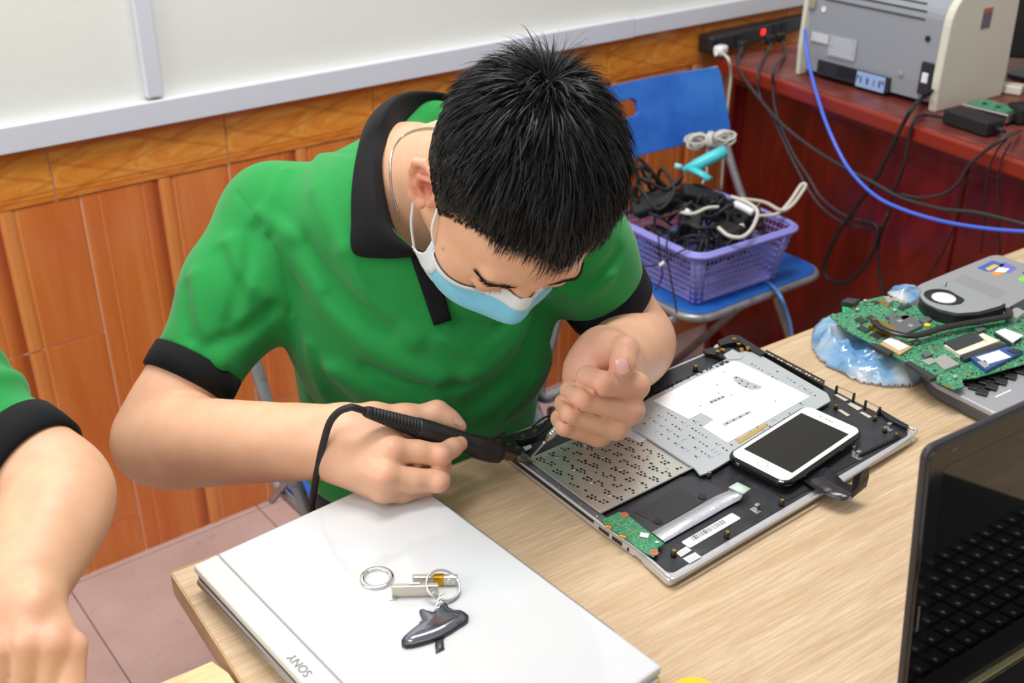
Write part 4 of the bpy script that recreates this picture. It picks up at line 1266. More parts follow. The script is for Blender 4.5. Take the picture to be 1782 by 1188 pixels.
for c in [(955, 448), (1155, 702)]:
    q = PZ(*crop3(*c), .7656); MB().lathe([(.0042, 0), (.0042, .0003), (.0018, .0003), (.0018, -.0004)], q, seg=16).build('copper_pad', mat('copper', srgb(208, 130, 92), .35, .6), pb_o)
b = MB(); random.seed(9)
for k in range(26):
    p = crop3(868 + k * 7.2 + (k > 11) * 10, 478 + k * 4.6); q = PZ(*p, .7658); b.box(q, (.0007, .0007, .0005), None)
for k in range(46):
    p = crop3(random.uniform(880, 1190), random.uniform(470, 690))
    if inpoly(p, [crop3(*c) for c in [(830, 480), (918, 440), (968, 450), (1200, 640), (1160, 700), (1080, 680)]]):
        q = PZ(*p, .7659); b.box(q, (.0011, .0007, .0007), Rk)
tag(b.build('solder_points', mat('pale_gold', srgb(190, 186, 120), .4, .3), pb_o), kind='stuff')
# standoffs
def standoff(px, py, r=.0026, h=.0060):
    q = PZ(px, py, .7600 + h)
    so_ = MB().lathe([(r * 1.12, 0), (r, h * .3), (r, h)], (q[0], q[1], .7600), seg=14).build('standoff', m_black, SH, True)
    MB().lathe([(r * .72, 0), (r * .72, .0005), (r * .36, .0005), (r * .36, .0001)], (q[0], q[1], .7600 + h), seg=14).build('brass_insert', m_brass, so_)
for c in [(675, 163), (1167, 347), (797, 563), (438, 688)]: standoff(*crop5(*c))
for c in [(1217, 462), (1450, 530), (1577, 632), (1510, 600), (753, 125)]: standoff(*crop4(*c), r=.0022, h=.005)
def clip(px, py):
    q = PZ(px, py, .7600); MB().box(q + (0, 0, .0003), (.010, .006, .0006), Rk, .0002).box(q + np.array([.003, .001, .003]), (.004, .005, .006), Rk, .0004).build('metal_clip', m_steel, SH)
for c in [(985, 420)]: clip(*crop5(*c))
for c in [(1308, 740), (1340, 772), (1525, 604)]: clip(*crop4(*c))
for q4 in ([(1205, 400), (1225, 395), (1290, 430), (1270, 437)], [(1225, 490), (1245, 487), (1300, 520), (1282, 527)], [(1285, 455), (1305, 445), (1375, 480), (1345, 492)], [(1357, 505), (1375, 500), (1430, 530), (1412, 538)]):
    px_slab('slot_window', [crop4(*c) for c in q4], .7604, .0004, mat('slot_light', srgb(196, 186, 166), .5))
# black ridge plate and lower right grooves
for q4 in ([(1130, 820), (1280, 745), (1350, 790), (1200, 868)],):
    px_slab('black_tape', [crop4(*c) for c in q4], .7606, .0006, m_matte)
px_slab('black_tape', [crop5(*c) for c in [(1130, 310), (1330, 200), (1400, 250), (1200, 350)]], .7606, .0006, m_matte)
b = MB(); random.seed(4)
for k in range(16):
    t = k / 15; p = crop4(1360 + 230 * t, 760 - 110 * t); q = PZ(*p, .7615); b.box((q[0], q[1], .7612), (.0022, .0065, .0025), Rk, .0003)
b.build('corner_ribs', m_black, SH)
# hinge side frames
def blk(name, pts, z1, th, m=m_black): return px_slab(name, [crop4(*c) for c in pts], z1, th, m, r=.0004)
hf_o = blk('hinge_frame', [(512, 75), (590, 40), (640, 46), (760, 120), (800, 150), (770, 162), (690, 120), (640, 80), (560, 95), (530, 105)], .7690, .006)
blk('hinge_frame', [(425, 130), (470, 118), (600, 120), (660, 150), (640, 185), (560, 190), (500, 160), (440, 150)], .7660, .005)
blk('back_rail', [(50, 430), (130, 385), (330, 290), (560, 190), (575, 202), (340, 310), (130, 405), (60, 445)], .7645, .004)
for c in [(608, 66), (636, 96), (540, 130), (652, 126), (690, 118), (510, 140)]:
    q = PZ(*crop4(*c), .7695); MB().lathe([(.0026, -.003), (.0026, .0004), (.0013, .0004)], q, seg=14).build('brass_insert', m_brass, hf_o)
px_slab('silver_bracket', [crop4(*c) for c in [(545, 160), (600, 128), (665, 165), (650, 185), (570, 190)]], .7672, .0010, m_plate)
b = MB(); random.seed(8)
for k in range(34):
    t = k / 33; p = crop4(90 + 470 * t + random.uniform(-5, 5), 410 - 205 * t + random.uniform(-6, 6)); q = PZ(*p, .7655); b.box((q[0], q[1], .7650), (random.uniform(.002, .006), random.uniform(.002, .004), random.uniform(.002, .005)), Rk, .0003)
b.build('back_catches', m_black, SH)
standoff(*crop4(380, 228), r=.003, h=.007)
# vent comb
a = np.array(crop4(790, 140)); c_ = np.array(crop4(1140, 325))
b = MB(); b.slab(px_poly([tuple(a + (0, 2)), tuple(a + (3, -3)), tuple(c_ + (3, -3)), tuple(c_ + (0, 6))], .7680), .7600, .7680); vr_o = b.build('vent_rail', m_black, SH)
for k in range(19):
    p = lerp(a, c_, (k + .5) / 19); q = PZ(p[0], p[1] + 1, .7683); MB().box(q, (.0032, .0022, .0006), Matrix.Rotation(math.radians(-85), 3, 'Z'), .0002).build('vent_tooth', m_brass if k % 3 == 0 else mat('vent_cream', srgb(214, 200, 170), .5) if k == 1 else bpy.data.materials.get('vent_cream') or m_brass, vr_o)
# prongs at the right edge
for c0, c1 in (((1215, 360), (1318, 405)), ((1387, 448), (1470, 490))):
    for c in (c0, c1):
        q = PZ(*crop4(c[0], c[1] + 32), .7605); MB().box(q + (0, 0, .005), (.0022, .003, .0105), Rk, .0004).build('prong', m_black, SH)
    q0 = PZ(*crop4(c0[0], c0[1] + 32), .7605) + (0, 0, .0095); q1 = PZ(*crop4(c1[0], c1[1] + 32), .7605) + (0, 0, .0095)
    MB().tube([q0, q1], .0006, 6).build('wire_rod', m_steel, SH)
blk('corner_block', [(1462, 488), (1480, 482), (1560, 530), (1650, 580), (1640, 596), (1530, 545)], .7640, .004)
# left hinge piece near the iron
hl_o = px_slab('hinge_frame', [crop7(*c) for c in [(28, 712), (130, 668), (135, 690), (180, 700), (235, 770), (215, 790), (130, 760), (60, 735)]], .7680, .006, m_black, r=.0004)
px_slab('hinge_frame', [crop7(*c) for c in [(150, 690), (300, 640), (335, 655), (330, 690), (250, 715), (180, 712)]], .7680, .006, m_black, r=.0004)
for c in [(97, 722), (158, 742), (212, 763), (246, 692), (318, 660)]:
    q = PZ(*crop7(*c), .7686); MB().lathe([(.0026, -.003), (.0026, .0004), (.0013, .0004)], q, seg=14).build('brass_insert', m_brass, hl_o)
px_slab('silver_bracket', [crop7(*c) for c in [(245, 760), (290, 745), (300, 762), (262, 782)]], .7640, .0010, m_plate)
b = MB(); b.slab(px_poly([crop7(25, 710), crop7(130, 665), crop7(134, 668), crop7(30, 714)], .7700), .7620, .7700); b.build('hinge_lip', m_steel, SH)
for i, c in enumerate([[(330, 660, .768), (390, 600, .772), (430, 580, .775), (470, 590, .772)], [(330, 690, .766), (400, 640, .770), (450, 620, .772)], [(300, 640, .768), (360, 590, .771), (420, 566, .773), (480, 570, .77)]]):
    MB().tube(spline([PZ(*crop7(x, y), z) for x, y, z in c], 5), .0012, 8).build('wire', m_matte if i < 2 else m_black, SH, True)

# ================================================================== PHONE
pz = .7745
pc = [PZ(*c, pz) for c in [(1408, 708), (1490, 750), (1363, 840), (1280, 785)]]
pu = unit((pc[0] - pc[3]) + (pc[1] - pc[2])); pv = np.array([-pu[1], pu[0], 0]); pctr = sum(pc) / 4
PL, PWd = .140, .068
m_caseb = mat('clear_dark_case', srgb(18, 18, 20), .14)
ph = thing('smartphone', (pctr[0], pctr[1], .7668), 'white smartphone with dark screen lying face up in a black case', 'phone', mat3=np.array([[pu[0], pv[0], 0], [pu[1], pv[1], 0], [0, 0, 1]]))
def L(b, name, m, parent=ph, sm=False): return b.build(name, m, parent, sm, world=False)
L(MB().slab(rrect(PL + .006, PWd + .006, .012, 7), 0, .0072, .0025), 'phone_case', m_caseb)
fg_o = L(MB().slab(rrect(PL, PWd, .0095, 7), .0072, .0082, .0006), 'front_glass', m_white)
m_scr = mat('dark_screen', srgb(26, 24, 22), .12)
L(MB().slab(rrect(.104, .0585, .0005, 1), .0082, .00828), 'screen', m_scr, fg_o)
L(MB().lathe([(.0056, 0), (.0056, .00015), (.0050, .00015), (.0050, 0)], (-.0605, 0, .0082), seg=28, ring=True), 'home_button', m_grey, fg_o)
L(MB().slab(rrect(.0016, .0115, .0007, 3, .0605, 0), .0082, .0083), 'earpiece', m_grey, fg_o)
L(MB().lathe([(.0008, 0), (.0008, .0001)], (.0605, .0105, .0082), seg=10), 'camera_dot', m_black, fg_o)
L(MB().box((-.0730, .021, .0035), (.0012, .0045, .003), None, .0008), 'case_cutout', m_chrome)
for k in range(9): L(MB().box((-.0733, .008 - .0022 * k, .0034), (.0006, .0011, .0012)), 'speaker_hole', m_port)
# flex ribbon coming from under the phone
fl = thing('ribbon_cable', PZ(1450, 845, .762), 'black flat ribbon cable curling over the edge of the laptop shell', 'cable')
fr_p = []
for (x0, y0, z0), (x1, y1, z1) in [((1392, 832, .7645), (1437, 812, .7645)), ((1400, 838, .765), (1452, 822, .765)), ((1430, 858, .766), (1468, 838, .766)), ((1455, 868, .7655), (1490, 848, .7655)), ((1468, 871, .765), (1500, 850, .766)), ((1481, 868, .766), (1508, 846, .770)), ((1482, 850, .774), (1512, 830, .778)), ((1484, 834, .782), (1513, 815, .786)), ((1485, 829, .785), (1513, 812, .789))]:
    fr_p.append((PZ(x0, y0, z0), PZ(x1, y1, z1)))
strip_mesh('ribbon', [(a + c) / 2 for a, c in fr_p], [c - a for a, c in fr_p], mat('ribbon_black', srgb(38, 36, 38), .22), fl, .0003)

# ================================================================== SOLDERING IRON
def iron_p(x, dz=0): return D(x, 715 + (x - 635) * .318, 1.006 + (x - 635) * .00043 + dz)
i0, i1 = iron_p(635), iron_p(868); iax = unit(i1 - i0); IL = np.linalg.norm(i1 - i0)
iron = thing('soldering_iron', i0, 'black soldering iron held in his hand over the white laptop', 'soldering iron')
def lat(name, prof, m, sm=True, seg=28): return MB().lathe(prof, i0, iax, seg).build(name, m, iron, sm)
lat('handle', [(.0085, .058), (.0100, .060), (.0108, .075), (.0108, .110), (.0100, .125), (.0112, .128), (.0118, .136), (.0118, IL * 1.0 - .012), (.0098, IL), (.006, IL)], m_black)
b = MB(); prof = []
for k in range(15):
    h = .004 + k * .0037; r = .0058 + .0034 * k / 14
    prof += [(r, h), (r, h + .0016), (r - .0014, h + .0019), (r - .0014, h + .0034)]
lat('strain_relief', [(.0045, 0), (.0050, .001)] + prof + [(.0085, .0605)], m_matte)
tip = D(935, 806, 1.128)
jax = unit(tip - i1); 
MB().lathe([(.0072, -.002), (.0068, .002), (.0048, .008), (.0042, .014), (.0040, .020)], i1, jax, 20).build('heater_sleeve', mat('burnt_steel', srgb(112, 92, 70), .4, .8), iron, True)
MB().lathe([(.0038, .018), (.0036, .030), (.0022, .036), (.0006, np.linalg.norm(tip - i1))], i1, jax, 18).build('tip', mat('worn_tip', srgb(110, 100, 92), .45, .8), iron, True)
cabp = [i0 + iax * .004, i0 - iax * .012, D(608, 709, .998), D(590, 716, 1.000), D(574, 735, 1.006), D(563, 770, 1.014), D(554, 810, 1.030), D(547, 850, 1.055), D(543, 880, 1.090), D(541, 930, 1.14), D(520, 1010, 1.17)]
cab_me = MB().tube(spline(cabp, 8), .0034, 12).build('cable', m_matte, iron, True)

# ================================================================== SCREWDRIVER
t0 = D(923, 797, 1.1215); t1 = D(1056, 648, 1.078); dax = unit(t1 - t0); DL = np.linalg.norm(t1 - t0)
drv = thing('screwdriver', t0, 'small precision screwdriver with knurled chuck gripped in his left fist', 'screwdriver')
def dl(name, prof, m, seg=20): return MB().lathe(prof, t0, dax, seg).build(name, m, drv, True)
dl('bit', [(.0006, 0), (.0011, .003), (.0014, .022), (.0018, .026)], m_steel)
kn = []
for k in range(9): kn += [(.0046 if k % 2 else .0042, .034 + .0016 * k), (.0046 if k % 2 else .0042, .0353 + .0016 * k)]
dl('chuck', [(.0018, .025), (.0030, .030), (.0042, .033)] + kn + [(.005, .050), (.005, .056), (.004, .058)], m_steel)
dl('handle', [(.004, .057), (.0052, .060), (.0052, DL - .012), (.0058, DL - .006), (.0045, DL)], mat('red_handle', srgb(212, 20, 26), .3))
# ================================================================== KEYCHAINS on the lid
zl = .7801
def ring3(name, px, py, z, R, r, m, parent, tilt=(0, 0, 1), flat=1.0, seg=40, gap_=False):
    c = PZ(px, py, z) if isinstance(px, (int, float)) else px
    n = unit(tilt); a = unit(np.cross(n, (0, 1, .13))); w = np.cross(n, a)
    pts = [c + (a * math.cos(t) + w * math.sin(t)) * R for t in np.linspace(0, 2 * PI, seg, endpoint=False)]
    return MB().tube(pts, r, 8, flat=flat, closed=True).build(name, m, parent, True)
k1 = thing('key_ring', PZ(656, 1007, zl), 'loose flat chrome ring lying apart from the others on the white lid', 'key ring')
c = PZ(656, 1007, zl)
MB().lathe([(.0104, .0002), (.0106, .0020), (.0120, .0026), (.0142, .0022), (.0147, .0008), (.0142, 0), (.0108, 0)], c, seg=48, ring=True).build('ring', m_chrome, k1, True)
def stick(name, a, b_, wpx, h, label, m, extra=None):
    """flat metal bar: pixel ends a->b of its lower long edge on the lid, width w (m), height h"""
    p = PZ(*a, zl); q = PZ(*b_, zl); d = unit(q - p); n = np.array([-d[1], d[0], 0]); ln = np.linalg.norm(q - p)
    t = thing(name, (p + q) / 2, label, 'usb drive', mat3=np.array([[d[0], n[0], 0], [d[1], n[1], 0], [0, 0, 1]]))
    return t, ln
m_nickel = mat('brushed_nickel', srgb(206, 198, 184), .3, .9)
# stick standing on its side, front one
t, ln = stick('usb_stick', (682, 1037), (764, 1035), .004, .011, 'silver metal USB stick nearest the loose ring', m_nickel)
b = MB(); b.slab([(x, y) for x, y in rrect(ln, .0045, .0018, 3)], .0005, .0118, .0006); b.build('body', m_nickel, t, False, world=False)
MB().lathe([(.0036, 0), (.0036, .0052), (.0022, .0052), (.0022, 0)], (ln / 2 - .007, .0026, .006), (0, -1, 0), 20, True).build('eyelet', m_chrome, t, True, world=False)
MB().tube([(-ln * .02 + .006 * math.cos(a), .0005 - .0002, .0118 + .0008 * abs(math.sin(a))) for a in np.linspace(0, PI, 9)], .0009, 8).build('slider', m_chrome, t, True, world=False)
MB().box((-ln / 2 + .001, -.004, .0006), (.006, .003, .0006)).build('tongue', m_chrome, t, False, world=False)
t, ln = stick('usb_stick', (718, 1017), (797, 1017), .004, .011, 'silver USB stick with gold band behind the front stick', m_nickel)
b = MB(); b.slab([(x, y) for x, y in rrect(ln, .0045, .0018, 3)], .0005, .0100, .0006); b.build('body', m_nickel, t, False, world=False)
b = MB(); b.slab([(x, y) for x, y in rrect(ln * .24, .0052, .001, 2, ln * .08)], .0003, .0103, .0003); b.build('gold_band', mat('gold_band', srgb(206, 150, 30), .25, .7), t, False, world=False)
MB().lathe([(.0034, 0), (.0034, .0052), (.0020, .0052), (.0020, 0)], (ln / 2 - .006, .0026, .005), (0, -1, 0), 20, True).build('eyelet', m_chrome, t, True, world=False)
sr = thing('split_ring', PZ(771, 1012, zl), 'split key ring joining both USB sticks and the dark charm', 'key ring')
ring3('ring', PZ(771, 1018, zl + .0075), 0, 0, .0145, .0010, m_steel, sr, (.10, -.45, 1)); ring3('ring', PZ(771, 1018, zl + .0087), 0, 0, .0145, .0010, m_steel, sr, (.10, -.45, 1))
# charm: glossy dark shoe-like pendant
cv = lambda x, y: (600 + x / 5.938, 960 + y / 5.938)
outl = [(590, 985), (585, 945), (612, 905), (660, 868), (720, 820), (765, 795), (770, 760), (800, 735), (795, 690), (770, 640), (790, 622), (850, 645), (920, 655), (940, 620), (965, 655), (1000, 655), (1012, 620), (1010, 568), (1035, 548), (1060, 575), (1075, 605), (1130, 632), (1190, 632), (1240, 655), (1282, 690), (1275, 730), (1240, 760), (1180, 795), (1100, 850), (1000, 905), (900, 945), (800, 975), (700, 1000), (630, 1005)]
chm = thing('charm', PZ(*cv(920, 800), zl), 'glossy dark shoe-shaped rubber charm on the white lid', 'key charm')
m_rub = mat('charm_rubber', srgb(34, 34, 42), .4); m_gloss = mat('charm_gloss', srgb(128, 130, 142), .10, .8)
pts = [tuple(PZ(*cv(x, y), zl)[:2]) for x, y in outl]
b = MB(); b.slab(pts, zl, zl + .0042, .0012); b.build('rim', m_rub, chm, True)
bm = bmesh.new(); ctr = np.mean(np.array(pts), 0)
rings_ = []
for s_, z_ in ((.90, .0040), (.84, .0056), (.70, .0066), (.5, .0071), (.25, .0073)):
    rings_.append([(ctr[0] + (p[0] - ctr[0]) * s_, ctr[1] + (p[1] - ctr[1]) * s_, zl + z_) for p in pts])
vs = [v for r_ in rings_ for v in r_] + [(ctr[0], ctr[1], zl + .0073)]; n = len(pts); fs = []
for i in range(len(rings_) - 1):
    for k in range(n): fs.append((i * n + k, i * n + (k + 1) % n, (i + 1) * n + (k + 1) % n, (i + 1) * n + k))
for k in range(n): fs.append(((len(rings_) - 1) * n + k, (len(rings_) - 1) * n + (k + 1) % n, len(rings_) * n))
obj('glossy_face', vs, fs, m_gloss, chm, True)
o = strip_mesh('strap', [PZ(*cv(1010, 860), zl + .001), PZ(*cv(975, 930), zl + .0006), PZ(*cv(985, 1030), zl + .0004)], [np.array([.008, .0, 0])] * 3, mat('strap_dark', srgb(60, 58, 66), .25), chm, .0006)
lk = [PZ(*cv(1000 - 3 * i * 3, 440 + 26 * i), zl + .0075 - .0004 * i) for i in range(7)]
for i in range(6):
    c = (lk[i] + lk[i + 1]) / 2; d = unit(lk[i + 1] - lk[i]); n_ = unit(np.cross(d, (0, 0, 1) if i % 2 else (1, .2, .2)))
    w = np.cross(n_, d); pp = [c + d * .0028 * math.cos(a) + w * .0017 * math.sin(a) for a in np.linspace(0, 2 * PI, 14, endpoint=False)]
    MB().tube(pp, .0005, 6, closed=True).build('chain_link', m_chrome, chm, True)

# ================================================================== RED DESK
def redwood():
    m = mat('red_lacquered_wood', srgb(120, 26, 18), .28); t = NT(m)
    a = t.noise(t.coord((4, 4, .9)), 3.2, 6, .6, 1.2)
    c = t.ramp(a, [(.3, srgb(74, 14, 12)), (.52, srgb(104, 22, 16)), (.72, srgb(134, 34, 20))])
    t.base(c); t.b.inputs['Coat Weight'].default_value = .35; t.b.inputs['Coat Roughness'].default_value = .2; return m
m_red = redwood(); m_redtop = mat('dusty_red_top', srgb(112, 52, 46), .42); tt_ = NT(m_redtop)
tt_.base(tt_.ramp(tt_.noise(tt_.coord(), 14, 5, .65), [(.35, srgb(98, 38, 34)), (.62, srgb(126, 66, 58)), (.8, srgb(150, 98, 88))]))
m_rededge = mat('red_edge', srgb(138, 44, 28), .25)
D0 = np.array([1.881, 1.784, 0]); D1 = np.array([1.801, 1.003, 0]); dd = unit(D1 - D0); dn = np.array([dd[1], -dd[0], 0])   # dn points away (+x)
if dn[0] < 0: dn = -dn
def dk(s, t, z): return D0 + dd * s + dn * t + np.array([0, 0, z])
RD = Matrix(((dn[0], dd[0], 0), (dn[1], dd[1], 0), (0, 0, 1)))
desk = thing('desk', dk(.8, .3, 0), 'dark red lacquered desk carrying the printer', 'desk')
def dbox(name, s0, s1, t0_, t1_, z0, z1, m, bev=0, parent=desk):
    b = MB(); b.box(dk((s0 + s1) / 2, (t0_ + t1_) / 2, (z0 + z1) / 2), (t1_ - t0_, s1 - s0, z1 - z0), RD, bev); return b.build(name, m, parent)
dbox('desktop', -.07, 1.75, .012, .66, .745, .780, m_redtop, .003)
dbox('front_edge', -.07, 1.75, -.006, .0125, .746, .779, m_rededge, .006)
dbox('front_panel', -.03, 1.71, .05, .066, .06, .745, m_red); dbox('moulding', -.05, 1.73, .028, .05, .722, .740, m_red, .004)
dbox('side_panel', -.05, -.03, .03, .64, 0, .745, m_red); dbox('side_panel', 1.71, 1.73, .03, .64, 0, .745, m_red)
dbox('panel_stile', .62, .64, .044, .05, .06, .722, m_red, .001); dbox('plinth', -.03, 1.71, .06, .08, 0, .06, m_red)

# ---- printer
P0_ = PZ(1388, 125, .784); P1_ = PZ(1632, 192, .784); pd = unit(P1_ - P0_); pn = np.array([-pd[1], pd[0], 0])
if pn[0] < 0: pn = -pn
PW = np.linalg.norm(P1_ - P0_)
pr_t = thing('printer', (P0_ + P1_) / 2 + pn * .11 - np.array([0, 0, .004]), 'grey laser printer with cream side panels, seen from behind', 'printer', mat3=np.array([[pd[0], pn[0], 0], [pd[1], pn[1], 0], [0, 0, 1]]))
m_pg = mat('printer_grey', srgb(150, 155, 163), .45); m_cream = mat('cream_plastic', srgb(214, 212, 196), .4); m_pd = mat('printer_slot', srgb(40, 42, 48), .5)
def PB(b, name, m, sm=False, parent=None): return b.build(name, m, parent or pr_t, sm, world=False)
Hh = .235; Dd = .20
def prof_body(inset=0.0):        # y (depth) z outline
    pts = [(-.10, .012), (-.104, .05), (-.108, .17)]
    for a in np.linspace(0, 90, 8): pts.append((-.108 + .055 - .055 * math.cos(math.radians(a)), .175 + .045 * math.sin(math.radians(a))))
    pts += [(.04, .222), (.10, .19), (.11, .02), (.10, .012)]
    return pts
def extrude_x(pts, x0, x1):
    b = MB(); n = len(pts); v = [(x0, p[0], p[1]) for p in pts] + [(x1, p[0], p[1]) for p in pts]
    b.add(v, [tuple(range(n)), tuple(range(n, 2 * n))[::-1]] + [(i, n + i, n + (i + 1) % n, (i + 1) % n) for i in range(n)]); return b
hs_o = PB(extrude_x(prof_body(), -PW / 2 + .010, PW / 2 - .016), 'housing', m_pg)
side = [(-.118, 0)] + [(-.122, .06), (-.120, .16)]
for a in np.linspace(0, 90, 9): side.append((-.120 + .075 - .075 * math.cos(math.radians(a)), .168 + .072 * math.sin(math.radians(a))))
side += [(.02, .241)]
for a in np.linspace(90, 0, 7): side.append((.055 + .045 * math.cos(math.radians(a)), .185 + .050 * math.sin(math.radians(a))))
side += [(.108, .05), (.105, 0)]
for x0, x1 in ((-PW / 2, -PW / 2 + .011), (PW / 2 - .018, PW / 2)):
    b = extrude_x(side, x0, x1); o = PB(b, 'side_panel', m_cream); md = o.modifiers.new('b', 'BEVEL'); md.width = .004; md.segments = 3; md.limit_method = 'ANGLE'
xs = lambda t: -PW / 2 + PW * t
for z, x0, x1 in ((.170, .13, .82), (.185, .30, .82), (.198, .34, .80), (.208, .42, .78), (.216, .5, .74)):
    y = -.1085 if z < .176 else -.108 + .055 - .055 * math.sqrt(max(0, 1 - ((z - .175) / .045) ** 2)) - .0005
    PB(MB().box((xs((x0 + x1) / 2), y, z), (PW * (x1 - x0), .004, .0026), None, .0008), 'vent_slot', m_pd, False, hs_o)
PB(MB().box((xs(.40), -.1025, .026), (PW * .52, .012, .030)), 'port_bay', m_pd, False, hs_o)
PB(MB().box((xs(.355), -.1092, .030), (PW * .13, .0014, .022), None, .0004), 'port_cover', m_black, False, hs_o)
PB(MB().box((xs(.535), -.1094, .024), (PW * .20, .0016, .032), None, .0005), 'blue_label', mat('pale_blue_label', srgb(150, 180, 226), .5), False, hs_o)
for x, w in ((.47, .010), (.515, .014), (.56, .006), (.60, .012)): PB(MB().box((xs(x), -.1103, .024), (PW * w, .0006, .014)), 'label_print', mat('label_ink', srgb(60, 72, 104), .6))
for x in (.448, .622): PB(MB().box((xs(x), -.1100, .030), (.005, .004, .009), None, .001), 'screw', m_steel, False, hs_o)
PB(MB().box((xs(.30), -.1076, .078), (PW * .20, .0008, .045)), 'rating_label', mat('pale_print', srgb(170, 175, 182), .5), False, hs_o)
for k in range(6): PB(MB().box((xs(.30 - .01 * (k % 2)), -.1082, .062 + .0065 * k), (PW * (.17 - .02 * (k % 3)), .0004, .0018)), 'label_line', mat('line_print', srgb(205, 208, 212), .5) if k == 0 else bpy.data.materials['line_print'])
PB(MB().box((xs(.13), -.1082, .088), (PW * .13, .0006, .020)), 'label_line', bpy.data.materials['line_print'])
for x, z in ((.855, .135), (.13, .148)): PB(MB().lathe([(.006, 0), (.006, .002), (.003, .002), (.003, .0005)], (xs(x), -.107, z), (0, -1, 0), 18), 'screw_recess', m_pd if x > .5 else m_white)
PB(MB().lathe([(.006, 0), (.006, .002), (.001, .003)], (xs(.72), -.105, .055), (0, -1, 0), 18), 'screw_recess', m_pg)
PB(MB().box((xs(.885), -.1045, .058), (PW * .075, .012, .065), None, .002), 'power_inlet', m_pd); PB(MB().box((xs(.885), -.111, .060), (.014, .003, .020), None, .001), 'inlet_frame', m_white)
PB(MB().box((xs(.05), -.111, .155), (PW * .045, .006, .022), None, .003), 'network_port', mat('port_khaki', srgb(150, 148, 128), .5))
o = PB(MB().box((PW / 2 + .0004, -.005, .172), (.0008, .030, .040)), 'sticker', mat('brown_sticker', srgb(110, 96, 112), .5)); PB(MB().box((PW / 2 + .001, -.005, .187), (.0006, .028, .010)), 'sticker_band', mat('orange_band', srgb(172, 96, 60), .5))

# ---- black monitor at the frame edge
mon = thing('monitor', PZ(1790, 150, .78) + (.04, .02, 0), 'black monitor standing behind the printer at the right edge', 'monitor')
mc_ = PZ(1790, 150, .78) + np.array([.12, .00, 0]); ma = math.radians(-52)
RM = Matrix.Rotation(ma, 3, 'Z')
MB().box(mc_ + (-.03, 0, .215), (.46, .035, .34), RM, .006).build('housing', m_black, mon)
MB().box(mc_ + (0, 0, .06), (.07, .03, .12), RM, .004).build('neck', m_black, mon); MB().slab([(mc_[0] + x, mc_[1] + y) for x, y in rrect(.2, .16, .03)], .780, .790, .003).build('foot', m_black, mon)

# ---- power strip
a = PZ(1222, 88, .786); c = PZ(1392, 42, .786); ln = np.linalg.norm(c - a); d_ = unit(c - a); n_ = np.array([-d_[1], d_[0], 0])
ps = thing('power_strip', (a + c) / 2 - np.array([0, 0, .006]), 'black power strip with a glowing red switch at the wall end of the desk', 'power strip', mat3=np.array([[d_[0], n_[0], 0], [d_[1], n_[1], 0], [0, 0, 1]]))
ps.matrix_world = Matrix.Translation(Vector(n_ * -.006)) @ ps.matrix_world
b = MB(); b.slab(rrect(ln, .050, .014, 5), .0, .042, .007); b.build('housing', m_black, ps, False, world=False)
m_glow = mat('red_switch', srgb(220, 30, 30), .3); m_glow.node_tree.nodes['Principled BSDF'].inputs['Emission Color'].default_value = (1, .02, .02, 1); m_glow.node_tree.nodes['Principled BSDF'].inputs['Emission Strength'].default_value = 1.6
MB().box((-ln * .02, -.026, .024), (.016, .004, .014), None, .001).build('red_switch', m_glow, ps, False, world=False)
for x in (-.13, .06, .10): MB().box((ln * x * 2, -.0255, .022), (.026, .003, .024), None, .001).build('socket', m_matte, ps, False, world=False)
def plug(name, px, py, z, m, label, cat='plug', s=1.0, rot=0.3, group=None):
    p = PZ(px, py, z); t = thing(name, p, label, cat, rot, group)
    b = MB(); b.slab(rrect(.026 * s, .020 * s, .006 * s, 4), -.010, .012, .004 * s); b.build('plug_body', m, t, True, world=False)
    MB().lathe([(.0045, 0), (.003, .018)], (-.012 * s, 0, .001), (-1, -.3, -.4), 12).build('strain_relief', m, t, True, world=False); return t
plug('power_plug', 1254, 88, .80, m_white, 'white plug at the left end of the power strip', s=1.3)
plug('power_plug', 1291, 80, .80, m_matte, 'black plug beside the red switch')
plug('power_plug', 1340, 70, .802, m_matte, 'black plug right of the red switch', s=.9, rot=-.3)
plug('power_plug', 1358, 66, .802, m_black, 'black plug with a yellow collar nearest the printer', s=.9, rot=-.5)

# ---- things at the right end of the desk
def rbox(name, px, py, z, size, rz, m, label, cat, bev=.003):
    p = PZ(px, py, z); t = thing(name, p, label, cat, rz)
    MB().box((0, 0, size[2] / 2), size, None, bev).build('housing', m, t, False, world=False); return t
daz = math.atan2(dd[1], dd[0])
pa = rbox('power_adapter', 1690, 224, .781, (.105, .048, .030), daz, m_matte, 'black laptop power adapter on the red desk edge', 'adapter', .005)
MB().lathe([(.006, 0), (.0035, .022)], (.052, 0, .015), (1, 0, 0), 12).build('strain_relief', m_matte, pa, True, world=False)
hd = rbox('hard_disk', 1708, 205, .786, (.100, .070, .018), daz + .15, m_steel, 'bare hard disk with green circuit board beside the printer', 'hard disk', .002)
hd.matrix_world = Matrix.Translation(Vector((.035, .0, 0.0))) @ hd.matrix_world
MB().box((0, 0, .0188), (.084, .052, .0016), None, .0003).build('circuit_board', pcb, hd, False, world=False)
for k in range(5): MB().box((-.03 + .014 * k, .008 * (-1) ** k, .0205), (.008, .009, .0018), None, .0003).build('chip', m_matte if k % 2 else m_steel, hd, False, world=False)
rbox('small_adapter', 1752, 160, .781, (.06, .035, .018), daz + .5, m_cream, 'pale plastic adapter lying behind the hard disk', 'adapter')
rbox('charger_plug', 1775, 212, .781, (.05, .04, .035), daz - .4, m_matte, 'black plug-in charger at the right edge of the desk', 'charger', .006)

